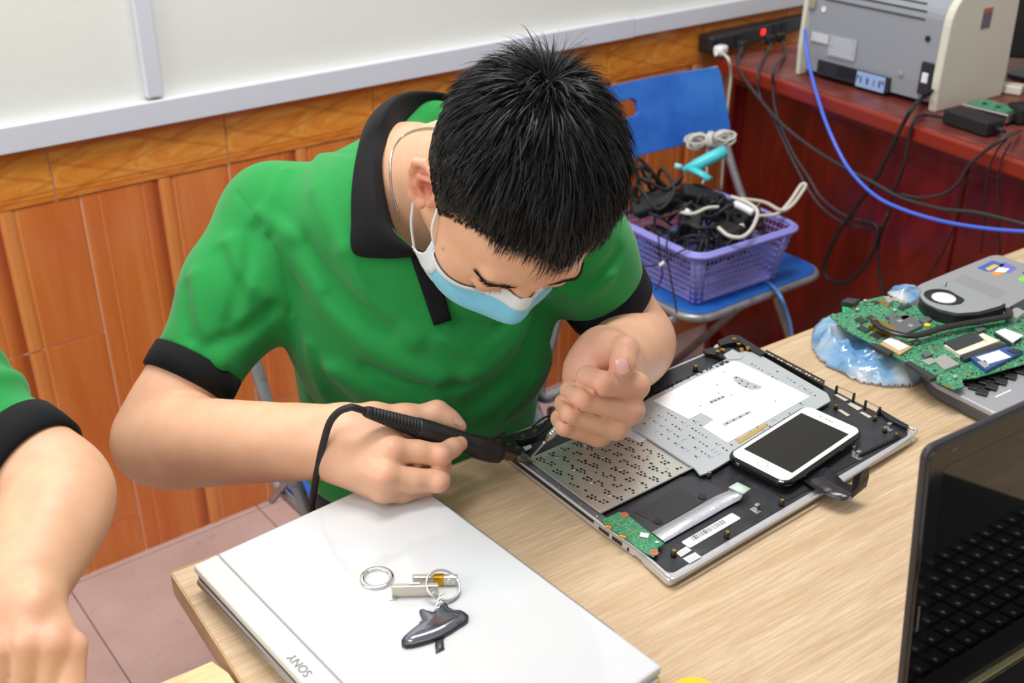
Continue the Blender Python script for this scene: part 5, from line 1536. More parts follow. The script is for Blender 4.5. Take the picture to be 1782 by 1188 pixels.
# ================================================================== CABLES
def cable(label, pts, r, m, name='cable', off=.02, group=None, cat='cable', n=8):
    out = []
    for p in pts:
        if len(p) == 2: out.append(hit_v(p[0], p[1], D0, dd, off))
        elif isinstance(p[2], str): out.append(PZ(p[0], p[1], float(p[2])))
        else: out.append(hit_v(p[0], p[1], D0, dd, p[2]))
    o = MB().tube(spline(out, n), r, 10).build(name, m, None, True); return tag(o, label, cat, group)
m_bluec = mat('blue_cable', srgb(74, 112, 230), .35); m_cabk = mat('black_cable', srgb(52, 48, 50), .5); m_whitec = mat('pale_cable', srgb(206, 202, 190), .45)
cable('bright blue network cable hanging from the printer across the red desk', [(1401, 50, -.040), (1402, 75, -.036), (1408, 112, -.020), (1420, 160, .015), (1442, 225, .05), (1475, 290, .06), (1520, 338, .07), (1570, 364, .075), (1640, 385, .08), (1720, 398, .085), (1800, 404, .09)], .0036, m_bluec)
cable('thick grey cable running from the power strip down to the right edge', [(1292, 82, '.80'), (1284, 104, '.786'), (1290, 128, .01), (1322, 172, .02), (1360, 215, .03), (1410, 255, .03), (1470, 292, .035), (1520, 318, .035), (1570, 345, .035), (1640, 364, .04), (1700, 370, .04), (1790, 392, .045)], .0040, m_cabk)
cable('dark cable falling from the power strip into a low bow', [(1343, 74, '.80'), (1330, 100, '.786'), (1320, 125, .01), (1322, 165, .015), (1350, 215, .02), (1375, 270, .02), (1410, 335, .02), (1440, 370, .02), (1480, 392, .02), (1530, 396, .025), (1545, 372, .03)], .0030, m_cabk)
cable('dark cable beside it falling from the strip to the tangle', [(1362, 72, '.80'), (1366, 95, '.786'), (1348, 118, .01), (1345, 150, .012), (1352, 200, .014), (1378, 262, .016), (1408, 310, .018), (1430, 345, .02), (1470, 375, .022), (1520, 388, .024)], .0034, m_cabk)
cable('black printer power cable looping down behind the table', [(1622, 158, '.83'), (1608, 168, '.80'), (1590, 185, .015), (1572, 215, .025), (1545, 270, .03), (1522, 315, .03), (1490, 360, .03), (1450, 420, .03), (1434, 465, .03), (1444, 488, .03), (1475, 490, .03), (1505, 462, .03), (1525, 420, .03), (1524, 392, .03), (1500, 385, .03)], .0040, m_matte)
cable('black cable from the adapter hanging straight down the desk front', [(1650, 206, '.79'), (1612, 200, '.786'), (1592, 208, .01), (1582, 240, .015), (1572, 290, .02), (1555, 335, .02), (1548, 370, .02), (1535, 400, .02), (1528, 440, .02), (1530, 475, .02), (1540, 515, .02)], .0032, m_matte)
cable('dark cable sagging from the right end of the desk', [(1775, 228, '.79'), (1752, 238, .012), (1715, 262, .02), (1685, 290, .02), (1668, 318, .02), (1640, 338, .02), (1600, 344, .02), (1566, 338, .02)], .0034, m_cabk)
cable('thin black cable hanging at the right, left of a pair', [(1752, 242, .012), (1735, 262, .015), (1720, 300, .015), (1714, 350, .015), (1712, 400, .015), (1706, 440, .015)], .0017, m_matte, group=None)
cable('thin black cable hanging at the right, right of a pair', [(1760, 246, .012), (1745, 275, .015), (1736, 320, .015), (1738, 370, .015), (1740, 440, .015)], .0017, m_matte)
cable('thin dark cable slanting down behind the grey laptop', [(1690, 305, .012), (1668, 340, .015), (1662, 390, .015), (1640, 440, .015), (1615, 480, .015)], .0018, m_matte)
cable('white cable hanging from the plug behind the blue chair', [(1256, 92, '.80'), (1268, 104, '.795'), (1272, 130, .01), (1268, 170, .01), (1262, 230, .01), (1255, 330, .01)], .0036, m_whitec)
def heap(name, pts, r, m): return MB().tube(spline(pts, 8), r, 10).build(name, m, None, True)

# ================================================================== FOLDING CHAIRS
m_blue = mat('blue_plastic', srgb(34, 104, 196), .42); nb = NT(m_blue); nb.base(nb.ramp(nb.noise(nb.coord(), 9, 4, .6), [(.35, srgb(28, 92, 186)), (.7, srgb(52, 120, 206))]))
m_tube = mat('painted_tube', srgb(150, 150, 152), .35, .5); tb_ = NT(m_tube); tb_.base(tb_.ramp(tb_.noise(tb_.coord(), 40, 4, .7), [(.3, srgb(120, 112, 108)), (.45, srgb(158, 158, 162)), (.8, srgb(172, 172, 178))]))
def chair(loc, rz, label, back=True, w=.39, bw=None):
    t = thing('folding_chair', loc, label, 'chair', rz, 'blue folding chairs')
    W = w; Z = .45; X0, X1 = -W / 2, W / 2; yf, yb = -.19, .17
    seat = [(x, y) for x, y in rrect(W, yb - yf, .05, 6, 0, (yf + yb) / 2)]
    b = MB(); b.slab(seat, Z - .006, Z, .003); st_o = b.build('seat', m_blue, t, False, world=False)
    b = MB(); b.slab([(x, y) for x, y in rrect(W - .06, yb - yf - .06, .035, 5, 0, (yf + yb) / 2)], Z - .0005, Z + .0012, .0008); b.build('seat_panel', m_blue, st_o, False, world=False)
    fr_ = [(x, y, Z - .012) for x, y in rrect(W + .004, yb - yf + .004, .05, 6, 0, (yf + yb) / 2)]
    MB().tube(fr_, .0085, 10, closed=True).build('seat_frame', m_tube, t, True, world=False)
    # back frame: two posts from front feet up to the backrest
    for s in (-1, 1):
        x = s * (W / 2 + .012)
        MB().tube(spline([(x, -.27, .012), (x, -.02, .40), (x, .12, .62), (x * .985, .185, .80)], 5), .0095, 10).build('leg', m_tube, t, True, world=False)
        MB().tube([(x * .93, .24, .012), (x * .93, -.02, .33), (x * .93, -.14, Z - .02)], .0095, 10).build('leg', m_tube, t, True, world=False)
        MB().tube([(x, .055, .50), (x * .96, .15, .40)], .006, 8).box((x, .055, .50), (.016, .03, .03), None, .004).build('hinge_bracket', m_tube, t, False, world=False)
    MB().tube([(X0, -.255, .035), (X1, -.255, .035)], .0075, 8).build('cross_bar', m_tube, t, True, world=False)
    MB().tube([(X0 * .93, .228, .035), (X1 * .93, .228, .035)], .0075, 8).build('cross_bar', m_tube, t, True, world=False)
    for x in (X0 - .012, X1 + .012):
        for y in (-.27,): MB().lathe([(.012, 0), (.012, .03)], (x, y, 0), seg=10).build('foot_cap', m_black, t, False, world=False)
    for s in (-1, 1): MB().lathe([(.012, 0), (.012, .03)], (s * (W / 2 + .012) * .93, .24, 0), seg=10).build('foot_cap', m_black, t, False, world=False)
    # backrest: curved panel with a hand slot
    n = 92; vs = []; fs = []; z0, z1 = .655, .800
    cols = np.linspace(-1, 1, n); hs = [0, .12, .5, .52, .72, .74, .9, 1.0]
    hs = np.linspace(0, 1, 49)
    def P_(u, h): 
        zz = z0 + (z1 - z0) * h; rnd = .03
        edge = 1 - (max(0, abs(h - .5) - .36) / .14) ** 2 * .05
        return (u * (bw or W / 2 + .02) * edge, .125 + .10 * h * .55 - .018 * (1 - u * u) * -1, zz)
    idx = {}
    for i, u in enumerate(cols):
        for j, h in enumerate(hs): idx[i, j] = len(vs); vs.append(P_(u, h))
    for i in range(n - 1):
        for j in range(48):
            uu = (cols[i] + cols[i + 1]) / 2 * (W / 2 + .02) + .065; hh_ = ((hs[j] + hs[j + 1]) / 2 - .66) * .145
            if math.hypot(max(0, abs(uu) - .020), hh_) < .016: continue
            fs.append((idx[i, j], idx[i + 1, j], idx[i + 1, j + 1], idx[i, j + 1]))
    o = obj('backrest', vs, fs, m_blue, t, True, world=False); md = o.modifiers.new('s', 'SOLIDIFY'); md.thickness = .012; md.offset = 0
    md = o.modifiers.new('b', 'BEVEL'); md.width = .004; md.segments = 2
    return t
ch2 = chair((1.566, 1.545, 0), math.radians(2.0), 'blue folding chair by the wall carrying the basket of cables', w=.385)
ch2.scale = (1, 1, 1)
ch1 = chair((.700, 1.19, 0), math.radians(4), 'blue folding chair on which the man in green sits', w=.40, bw=.17)

MB().tube(spline([D(982, 500, 1.56), D(962, 575, 1.57), D(940, 665, 1.585), D(940, 686, 1.59), D(955, 690, 1.60), D(990, 674, 1.64), D(1015, 664, 1.68)], 6), .0095, 10).build('side_tube', m_tube, ch1, True)
# ================================================================== BASKET
m_lil = mat('lilac_plastic', srgb(146, 146, 222), .38)
bk = thing('basket', (1.525, 1.485, .452), 'lilac perforated plastic basket full of cables on the blue chair', 'basket')
ca, sa = math.cos(.02), math.sin(.02)
def bp(u, v, z, g=0.0):                    # u,v in -1..1, z 0..1
    hw = .112 + .024 * z + g; hd_ = .105 + .020 * z + g
    x, y = u * hw, v * hd_
    return np.array([1.523 + x, 1.487 + y, .4535 + .115 * z])
b = MB(); b.slab([tuple(bp(u, v, 0)[:2]) for u, v in rrect(2, 2, .2, 4)], .4535, .4565, .001); b.build('floor', m_lil, bk)
for k, (ua, va, ub, vb) in enumerate(((-1, -1, 1, -1), (1, -1, 1, 1), (1, 1, -1, 1), (-1, 1, -1, -1))):
    b = MB(); N_ = 22
    for i in range(N_ + 1):
        s = .04 + .92 * i / N_; u, v = ua + (ub - ua) * s, va + (vb - va) * s
        b.tube([bp(u, v, 0), bp(u, v, .97)], .0014, 4)
    for j in range(9):
        z = .04 + .92 * j / 8
        b.tube([bp(ua * 1 + (ub - ua) * .02, va + (vb - va) * .02, z), bp(ua + (ub - ua) * .98, va + (vb - va) * .98, z)], .0017, 4)
    b.build('lattice_side', m_lil, bk)
for u, v in ((-1, -1), (1, -1), (1, 1), (-1, 1)):
    vs = []
    b = MB(); n = 6; q = []
    for z in (0, 1):
        for k in range(n + 1):
            a = k / n * PI / 2; du_ = math.cos(a); dv_ = math.sin(a)
            q.append(bp(u * (1 - .16 * (1 - du_)), v * (1 - .16 * (1 - dv_)), z))
    b.add(q, [(k, k + 1, n + 1 + k + 1, n + 1 + k) for k in range(n)])
    o = b.build('corner', m_lil, bk, True); md = o.modifiers.new('s', 'SOLIDIFY'); md.thickness = .003; md.offset = 0
rp = [bp(u, v, 1.0, .004) for u, v in rrect(2, 2, .26, 6)]
MB().tube(rp, .0060, 8, closed=True).build('rim', m_lil, bk, True)
rp2 = [bp(u, v, .98, .010) for u, v in rrect(2, 2, .26, 6)]
MB().tube(rp2, .0045, 8, closed=True).build('rim_lip', m_lil, bk, True)
# contents
random.seed(21)
names = ['coiled black cable on the left of the basket heap', 'thin black cable knotted at the front of the basket', 'black cable looped over the back of the heap', 'long black cable winding across the middle of the heap', 'black cable bunch under the cyan tool', 'black cable curled beside the chargers', 'black cable at the near corner of the basket', 'black cable tangled along the left rim', 'black cable heaped highest at the back left', 'black cable crossing the right of the heap']
ctrs = [(-.6, -.1, .9), (-.3, -.7, .9), (-.2, .6, 1.2), (0, 0, 1.15), (.1, .5, 1.1), (.4, -.3, 1.0), (-.5, -.7, .85), (-.8, .1, .9), (-.7, .55, 1.75), (.55, .3, 1.0)]
for lab, c in zip(names, ctrs):
    pts = []; a0 = random.random() * 6; n = 26
    for i in range(n):
        a = a0 + i * .72 + random.uniform(-.25, .25); R_ = .30 + .22 * math.sin(i * .9 + a0) + random.uniform(-.08, .08)
        u = max(-.86, min(.86, c[0] + R_ * math.cos(a))); v = max(-.86, min(.86, c[1] + R_ * math.sin(a)))
        z = max(.5, c[2] + random.uniform(-.28, .30) - .15 * (abs(u) > .7))
        pts.append(bp(u, v, z))
    o = heap('cable', pts, random.choice((.0026, .0032, .0038)), m_matte); tag(o, lab, 'cable')
def inb(name, u, v, z, size, rot, m, label, cat, bev=.004, extra=None):
    p = bp(u, v, z); t = thing(name, p, label, cat, rot[2]); R_ = (Matrix.Rotation(rot[0], 3, 'X') @ Matrix.Rotation(rot[1], 3, 'Y'))
    MB().box((0, 0, 0), size, R_, bev).build('housing', m, t, False, world=False)
    if extra: 
        e = R_ @ Vector((size[0] / 2, 0, 0)); MB().lathe([(.006, 0), (.0035, .018)], e, e, 10).build('strain_relief', m, t, True, world=False)
    return t
t = inb('power_adapter', .42, -.38, 1.18, (.050, .038, .050), (.5, .3, .3), m_black, 'black cube charger with a yellow mark on top of the heap', 'charger')
MB().box((.012, -.021, .016), (.006, .0016, .016), Matrix.Rotation(.5, 3, 'X') @ Matrix.Rotation(.3, 3, 'Y')).build('yellow_mark', mat('yellow_print', srgb(214, 190, 40), .4), t, False, world=False)
inb('power_adapter', .25, .35, 1.25, (.105, .042, .028), (.3, .35, -.5), m_matte, 'long black adapter leaning across the basket below the cyan tool', 'adapter', .006, 1)
inb('power_adapter', -.25, .05, 1.1, (.075, .045, .028), (.2, -.3, .8), m_black, 'black adapter half buried in the middle of the heap', 'adapter', .006, 1)
inb('power_adapter', -.05, -.55, 1.02, (.080, .042, .028), (-.3, .2, 1.4), m_matte, 'black adapter near the front rim of the basket', 'adapter', .006, 1)
inb('power_adapter', .68, .05, .95, (.065, .05, .03), (.2, -.2, .4), m_black, 'black adapter at the right inside of the basket', 'adapter', .006, 1)
inb('power_adapter', -.6, .45, 1.35, (.09, .05, .035), (.5, .5, 2.1), m_matte, 'black adapter at the back left of the heap', 'adapter', .006, 1)
for k, (u, v, z, lb) in enumerate(((-.35, -.02, 1.28, 'white plug end in the middle of the black cables'), (.0, -.78, 1.05, 'white plug tip at the front rim of the basket'), (.15, -.60, 1.08, 'small white connector beside the front rim'))):
    inb('connector', u, v, z, (.020, .012, .010), (.2, .6, .9 * k), m_white, lb, 'connector', .003)
# white cables over the rim
def bcab(name, pts, r, m, lab): o = heap(name, pts, r, m); tag(o, lab, 'cable')
def pzs(l): return [D(x, y, d) for x, y, d in l]
bcab('cable', pzs([(1272, 342, 2.20), (1300, 352, 2.18), (1318, 368, 2.16), (1310, 395, 2.12), (1292, 412, 2.10), (1268, 410, 2.10), (1250, 396, 2.12)]), .0038, m_whitec, 'white charging cable curling over the cube charger')
bcab('cable', pzs([(1290, 346, 2.20), (1330, 352, 2.22), (1360, 366, 2.22), (1380, 355, 2.24), (1398, 330, 2.26), (1402, 322, 2.26), (1394, 322, 2.26), (1375, 350, 2.24), (1352, 372, 2.22), (1318, 376, 2.20)]), .0038, m_whitec, 'white cable with a loop sticking out over the right rim')
bcab('cable', pzs([(1280, 355, 2.19), (1296, 362, 2.17), (1310, 370, 2.16)]), .0075, m_white, 'thick white plug end lying at the basket right')
bcab('cable', pzs([(1180, 368, 2.17), (1205, 372, 2.15), (1230, 362, 2.16), (1250, 360, 2.17)]), .0034, m_whitec, 'white cable crossing the middle of the black heap')
bcab('cable', pzs([(1130, 370, 2.16), (1150, 378, 2.13), (1180, 368, 2.12), (1205, 350, 2.12)]), .0030, m_matte, 'black cable lying over the left rim')
for k, (l, lb) in enumerate((
    ([(1200, 430, 2.08), (1170, 445, 2.09), (1150, 458, 2.10), (1120, 462, 2.12), (1100, 440, 2.14), (1096, 420, 2.14)], 'thin black cord drooping along the basket side'),
    ([(1165, 395, 2.10), (1160, 430, 2.10), (1165, 470, 2.10), (1172, 510, 2.10), (1178, 545, 2.10)], 'thin black cord hanging straight past the basket to the seat edge'),
    ([(1145, 400, 2.12), (1148, 440, 2.12), (1152, 480, 2.12), (1140, 505, 2.12)], 'thin black cord hanging left of the straight one'))):
    o = heap('cable', pzs(l), .0018, m_matte); tag(o, lb, 'cable')
o = heap('connector', pzs([(1148, 462, 2.098), (1156, 456, 2.094)]), .0036, m_white); tag(o, 'tiny white plug on the drooping cord', 'connector')
# cyan hot glue tool
m_cyan = mat('cyan_plastic', srgb(78, 204, 214), .35)
cy = thing('glue_gun', D(1225, 275, 2.3), 'cyan handheld tool standing out of the cable heap', 'tool')
MB().tube([D(1188, 296, 2.30), D(1215, 285, 2.30), D(1242, 272, 2.30), D(1262, 262, 2.30)], [.006, .0125, .0135, .0125], 14).build('barrel', m_cyan, cy, True)
MB().tube([D(1200, 292, 2.30), D(1220, 302, 2.29), D(1235, 312, 2.28)], [.011, .0105, .010], 12, flat=.6).build('handle', m_cyan, cy, True)
MB().tube([D(1174, 288, 2.30), D(1186, 291, 2.30)], .006, 10).build('nozzle', mat('pale_cyan', srgb(150, 224, 220), .4), cy, True)
# bundle of white cord
for k in range(1):
    vs = MB()
    for i in range(11):
        ox, oy, od = random.uniform(-4, 4), random.uniform(-5, 5), random.uniform(-.02, .02); w_ = 38 + random.uniform(-6, 5); h_ = 9 + random.uniform(-4, 5)
        vs.tube(spline(pzs([(1236 + ox + w_ * math.cos(a) , 243 + oy + h_ * math.sin(a) * abs(math.cos(a)) ** .5 * 1.3 - .12 * w_ * math.cos(a), 2.36 + od) for a in np.linspace(0, 2 * PI, 12, endpoint=False)]), 3, True), .0022, 6, closed=True)
    vs.tube(spline(pzs([(1236, 230, 2.33), (1230, 240, 2.325), (1232, 252, 2.33), (1240, 257, 2.35)]), 5), .004, 7)
    vs.tube(spline(pzs([(1240, 230, 2.33), (1236, 240, 2.325), (1238, 252, 2.33), (1243, 257, 2.35)]), 5), .004, 7)
    vs.tube(spline(pzs([(1232, 258, 2.36), (1228, 275, 2.37), (1230, 300, 2.38), (1222, 320, 2.38)]), 5), .0026, 7)
    o = vs.build('cord_bundle', m_whitec, None, True); tag(o, 'tied bundle of pale cord behind the cyan tool', 'cord')
o = MB().tube(spline([PZ(1325, 487, .452), PZ(1340, 494, .452), D(1358, 515, 2.18), D(1370, 545, 2.2), D(1378, 580, 2.22), D(1382, 640, 2.26)], 6), .0036, 8).build('cable', mat('pale_blue_cable', srgb(92, 146, 214), .4), None, True); tag(o, 'pale blue cable dropping over the front of the chair seat', 'cable')

# bag / grey cloth on the floor under the chair
gb = SDF(); 
for px, py, d_, r_ in ((1180, 630, 2.0, .10), (1215, 610, 2.1, .11), (1150, 655, 1.9, .09), (1235, 640, 2.05, .08)): gb.ell(D(px, py, d_) * (1, 1, 0) + (0, 0, .06), (r_ * 1.3, r_, r_ * .75), k=.05)
gb._add(lambda p: .008 * np.sin(p[:, 0] * 40 + 3 * np.sin(p[:, 1] * 25)) * np.sin(p[:, 2] * 45), np.array([-9, -9, -9.]), np.array([9, 9, 9.]), 0, 'd')
cut(gb, (1.2, 1.4, .004), (0, 0, -1), 1.5)
gbo, _, _ = sdf_obj('floor_sack', gb, .006, mat('grey_brown_sack', srgb(132, 112, 104), .7), None); tag(gbo, 'crumpled grey-brown sack on the floor behind the table', 'sack')

# ================================================================== GREY LAPTOP with a circuit board
def crop2(x, y): return (1380 + x / 3.711, 420 + y / 3.711)
zg = .772
gp = rounded([(1733, 440), (1592, 497), (1560, 560), (1622, 664), (1738, 722), (1990, 620), (2060, 560)], 16, 5)
m_gl = mat('grey_laptop', srgb(168, 168, 174), .38, .35)
gl = thing('grey_laptop', PZ(1760, 580, .75), 'grey laptop base at the right with a green circuit board on its keyboard', 'laptop')
b = MB(); b.slab(px_poly(gp, zg), .753, zg - .006, .003); b.build('bottom_case', mat('dark_grey_case', srgb(70, 70, 76), .4), gl)
b = MB(); b.slab(px_poly(gp, zg), zg - .007, zg, .002); gpo = b.build('palm_rest', m_gl, gl)
px_slab('touchpad', [crop2(*c) for c in [(1100, 210), (1390, 325), (1240, 420), (940, 300)]], zg + .0002, .0004, mat('touchpad_grey', srgb(158, 158, 164), .3, .3), gpo, round_=3)
px_slab('keyboard_well', [crop2(*c) for c in [(1060, 900), (1492, 700), (1600, 760), (1240, 985), (1150, 950)]], zg + .0002, .0004, m_matte, gpo)
for r_ in range(3):
    for k in range(9):
        p = (1125 + 62 * k + r_ * 48, 905 - 34 * k + r_ * 33); 
        q = PZ(*crop2(*p), zg + .0022); MB().box(q, (.0125, .0125, .0022), Matrix.Rotation(math.radians(22), 3, 'Z'), .0008).build('key', m_black, gpo)
# stickers
px_slab('sticker', [crop2(*c) for c in [(1190, 170), (1290, 122), (1370, 150), (1280, 195), (1240, 190)]], zg + .0003, .0003, mat('sticker_blue', srgb(62, 96, 176), .4), gpo)
px_slab('sticker', [crop2(*c) for c in [(1330, 160), (1360, 130), (1448, 168), (1400, 205), (1340, 190)]], zg + .0003, .0003, mat('sticker_violet', srgb(110, 112, 190), .4), gpo)
px_slab('sticker_print', [crop2(*c) for c in [(1240, 175), (1300, 145), (1330, 158), (1270, 190)]], zg + .0005, .0001, mat('sticker_gold', srgb(220, 180, 90), .4), gpo)
px_slab('sticker_print', [crop2(*c) for c in [(1300, 195), (1330, 165), (1400, 175), (1370, 200)]], zg + .0005, .0001, m_white, gpo)
px_slab('sticker', [crop2(*c) for c in [(1270, 205), (1320, 185), (1360, 205), (1320, 225)]], zg + .0003, .0003, mat('sticker_orange', srgb(216, 150, 70), .4), gpo)
px_slab('sticker', [crop2(*c) for c in [(1450, 240), (1492, 222), (1520, 240), (1480, 262)]], zg + .0003, .0003, mat('sticker_green', srgb(130, 214, 70), .4), gpo)
px_slab('sticker', [crop2(*c) for c in [(1480, 200), (1500, 196), (1560, 220), (1520, 232)]], zg + .0003, .0003, m_black, gpo)
px_slab('name_print', [crop2(*c) for c in [(1305, 1000), (1405, 955), (1410, 962), (1310, 1008)]], zg + .0003, .0002, m_white, gpo)

zb = .782
mb_t = thing('circuit_board', PZ(1690, 600, zb - .002), 'green laptop mainboard with fan and black heat pipe on the grey laptop', 'circuit board')
bpoly = [crop2(*c) for c in [(235, 478), (320, 455), (315, 405), (372, 375), (440, 385), (590, 350), (700, 395), (820, 420), (900, 480), (1390, 500), (1600, 470), (1640, 720), (1492, 790), (1180, 880), (1090, 890), (1105, 935), (1040, 955), (900, 895), (720, 775), (560, 690), (470, 640), (340, 570)]]
px_slab('board', bpoly, zb, .0014, pcb, mb_t, r=0)
px_slab('bare_edge', [crop2(*c) for c in [(318, 405), (360, 400), (360, 450), (322, 458)]], zb + .0003, .0004, mat('pcb_bright', srgb(60, 170, 104), .4), mb_t)
def q2(name, pts, h, m, r=.0003, z=zb, lab=None):
    o = px_slab(name, [crop2(*c) for c in pts], z + h, h, m, mb_t, r=r)
    if lab: tag(o, lab)
    return o
m_chip = mat('chip_grey', srgb(92, 96, 98), .4); m_chipd = mat('chip_dark', srgb(46, 50, 52), .35); m_shield = mat('shield_silver', srgb(196, 194, 192), .3, .6); m_pale = mat('cream_socket', srgb(226, 214, 196), .5)
for c in [[(395, 500), (430, 485), (490, 510), (450, 528)], [(412, 555), (445, 540), (505, 568), (468, 585)], [(495, 600), (530, 580), (590, 608), (550, 632)], [(470, 490), (500, 472), (540, 490), (515, 510)], [(675, 420), (750, 402), (770, 412), (700, 440)]]: q2('memory_chip', c, .0016, m_chipd)
for c in [[(600, 480), (640, 462), (680, 480), (640, 500)], [(680, 480), (720, 462), (760, 485), (715, 508)], [(815, 505), (870, 480), (900, 500), (850, 528)], [(1170, 560), (1215, 540), (1250, 562), (1200, 582)], [(830, 720), (870, 700), (905, 725), (860, 745)], [(770, 640), (800, 622), (830, 640), (795, 658)]]: q2('power_coil', c, .004, m_chip, .0008)
q2('wireless_card', [(560, 660), (640, 615), (770, 680), (690, 730)], .003, mat('card_tan', srgb(190, 160, 110), .5)); q2('card_label', [(582, 640), (640, 614), (748, 678), (690, 702)], .0042, m_white, z=zb + 0)
q2('slot_connector', [(500, 665), (535, 655), (650, 710), (620, 728)], .005, m_chipd); q2('slot_connector', [(725, 775), (755, 770), (930, 870), (890, 888)], .005, m_chipd)
q2('memory_socket', [(975, 668), (1160, 590), (1340, 640), (1080, 730)], .0035, m_pale); q2('memory_module', [(975, 648), (1150, 585), (1260, 620), (1050, 700)], .0052, m_chipd)
q2('socket_arm', [(1050, 715), (1260, 650), (1200, 600), (1225, 590), (1335, 640), (1085, 730)], .0062, m_pale)
q2('socket_bar', [(1080, 735), (1330, 655), (1400, 660), (1110, 762)], .005, m_chipd)
q2('storage_module', [(1145, 745), (1380, 675), (1492, 705), (1250, 830)], .0050, mat('blue_pcb', srgb(52, 80, 138), .4), lab='blue solid-state drive module'); q2('module_label', [(1185, 745), (1330, 700), (1410, 745), (1260, 790)], .0056, m_white)
q2('module_chip', [(1385, 700), (1430, 688), (1480, 705), (1430, 722)], .0062, m_chipd); q2('module_chip', [(1190, 775), (1240, 765), (1270, 800), (1240, 815)], .0056, m_shield)
q2('wireless_card', [(1300, 590), (1360, 565), (1480, 620), (1410, 660)], .0040, m_chipd); q2('card_label', [(1308, 580), (1368, 560), (1490, 605), (1420, 650)], .0052, m_white)
q2('shield_can', [(905, 760), (980, 725), (1075, 790), (980, 825)], .0032, m_shield); q2('shield_can', [(830, 765), (890, 748), (930, 770), (880, 795)], .0024, m_shield)
q2('edge_connector', [(312, 385), (350, 362), (432, 372), (390, 400)], .007, m_chipd); q2('edge_connector', [(590, 355), (620, 350), (650, 380), (620, 395)], .006, m_shield)
q2('usb_block', [(1395, 440), (1450, 425), (1500, 450), (1450, 490), (1400, 480)], .008, m_shield); q2('usb_block', [(1400, 420), (1492, 370), (1540, 390), (1480, 440)], .006, m_chipd)
q2('gold_strip', [(545, 380), (580, 372), (640, 415), (605, 420)], .001, m_brass); q2('flat_chip', [(500, 385), (540, 378), (560, 395), (520, 402)], .0014, m_chipd)
for c in [(865, 548), (730, 560), (300, 1500)]:
    if c[1] < 1000: q = PZ(*crop2(*c), zb); MB().lathe([(.0042, 0), (.0042, .0030), (.0030, .0034)], q, seg=16).build('yellow_capacitor', mat('cap_yellow', srgb(232, 200, 40), .4), mb_t, True)
for c in [(1050, 500), (885, 465), (655, 455), (1045, 885), (965, 490), (415, 450), (465, 395)]:
    q = PZ(*crop2(*c), zb); MB().lathe([(.0026, 0), (.0026, .0040), (.0018, .0043)], q, seg=12).build('silver_capacitor', m_shield, mb_t, True)
for c in [(920, 695), (1145, 850), (1000, 935), (405, 425)]:
    q = PZ(*crop2(*c), zb + .0002); MB().lathe([(.0032, 0), (.0032, .0003), (.0014, .0003), (.0014, -.0002)], q, seg=14).build('copper_pad', m_brass, mb_t)
random.seed(31); b1 = MB(); b2 = MB()
k = 0
while k < 420:
    p = (random.uniform(240, 1640), random.uniform(360, 950)); pp = crop2(*p)
    if not inpoly(pp, bpoly): continue
    q = PZ(*pp, zb + .0006); (b1 if k % 2 else b2).box(q, (random.choice((.0012, .002, .003)), random.choice((.001, .0016)), random.choice((.0009, .0016))), Matrix.Rotation(math.radians(22 + 90 * random.randint(0, 1)), 3, 'Z')); k += 1
tag(b1.build('small_components', mat('comp_tan', srgb(176, 160, 130), .5), mb_t), kind='stuff'); tag(b2.build('small_components', mat('comp_dark', srgb(64, 74, 70), .5), mb_t), kind='stuff')
# heat pipe
hp = [PZ(*crop2(x, y), zb + .010) for x, y in [(525, 515), (560, 550), (620, 580), (700, 602), (780, 608), (860, 592), (960, 560), (1080, 535), (1200, 515), (1320, 495), (1390, 480), (1392, 440)]]
MB().tube(spline(hp, 6), .0052, 10, flat=.55).build('heat_pipe', mat('blackened_copper', srgb(48, 44, 44), .3, .4), mb_t, True)
q2('heat_plate', [(520, 490), (600, 520), (680, 570), (640, 600), (560, 570), (490, 540)], .006, m_brass); q2('processor_block', [(620, 500), (760, 470), (840, 540), (730, 590), (640, 570)], .004, m_chip)
for c in [(690, 515), (760, 545)]: q = PZ(*crop2(*c), zb + .004); MB().box(q, (.006, .006, .0016), None, .0003).build('chip', m_shield, mb_t)
# fan
fz = zb + .016
fan = px_slab('fan_housing', rounded([crop2(*c) for c in [(810, 350), (850, 405), (930, 445), (1060, 478), (1200, 470), (1340, 435), (1385, 405), (1040, 258), (985, 262), (990, 300), (920, 300), (850, 320)]], 6, 3), fz - .001, .014, m_black, mb_t, r=.001)
fo = [crop2(*c) for c in [(815, 345), (850, 395), (930, 435), (1060, 466), (1200, 455), (1330, 420), (1370, 400), (1040, 262), (995, 266), (990, 300), (920, 302), (850, 320)]]
fo = rounded(fo, 6, 3)
# cover plate with a round opening: ring bridge
cen = np.mean([PZ(*crop2(x, y), fz) for x, y in [(870, 345), (1080, 375), (975, 330), (975, 395)]], 0)
op = []; nn = len(fo); outer3 = [PZ(*c, fz) for c in fo]
ang = [math.atan2(p[1] - cen[1], p[0] - cen[0]) for p in outer3]
inn = [cen + np.array([.0245 * math.cos(a), .0245 * math.sin(a), 0]) for a in ang]
vs = outer3 + inn; fs = [(i, (i + 1) % nn, nn + (i + 1) % nn, nn + i) for i in range(nn)]
o = obj('fan_cover', vs, fs, mat('fan_cover_metal', srgb(186, 190, 194), .32, .6), fan); md = o.modifiers.new('s', 'SOLIDIFY'); md.thickness = .0012; md.offset = 0
MB().lathe([(.0150, -.008), (.0150, -.0005), (.0140, .0006), (.004, .0008)], cen, seg=28).build('fan_hub', m_white, fan, True)
for k in range(16):
    a = 2 * PI * k / 16; d_ = np.array([math.cos(a), math.sin(a), 0]); w = np.array([-d_[1], d_[0], 0])
    strip_mesh('fan_blade', [cen + d_ * .014 + (0, 0, -.004), cen + d_ * .025 + w * .004 + (0, 0, -.004)], [np.array([0, 0, .006])] * 2, m_matte, fan, .0008)
for t_ in (.12, .85):
    p = lerp(outer3[0], outer3[len(outer3) // 2], t_)
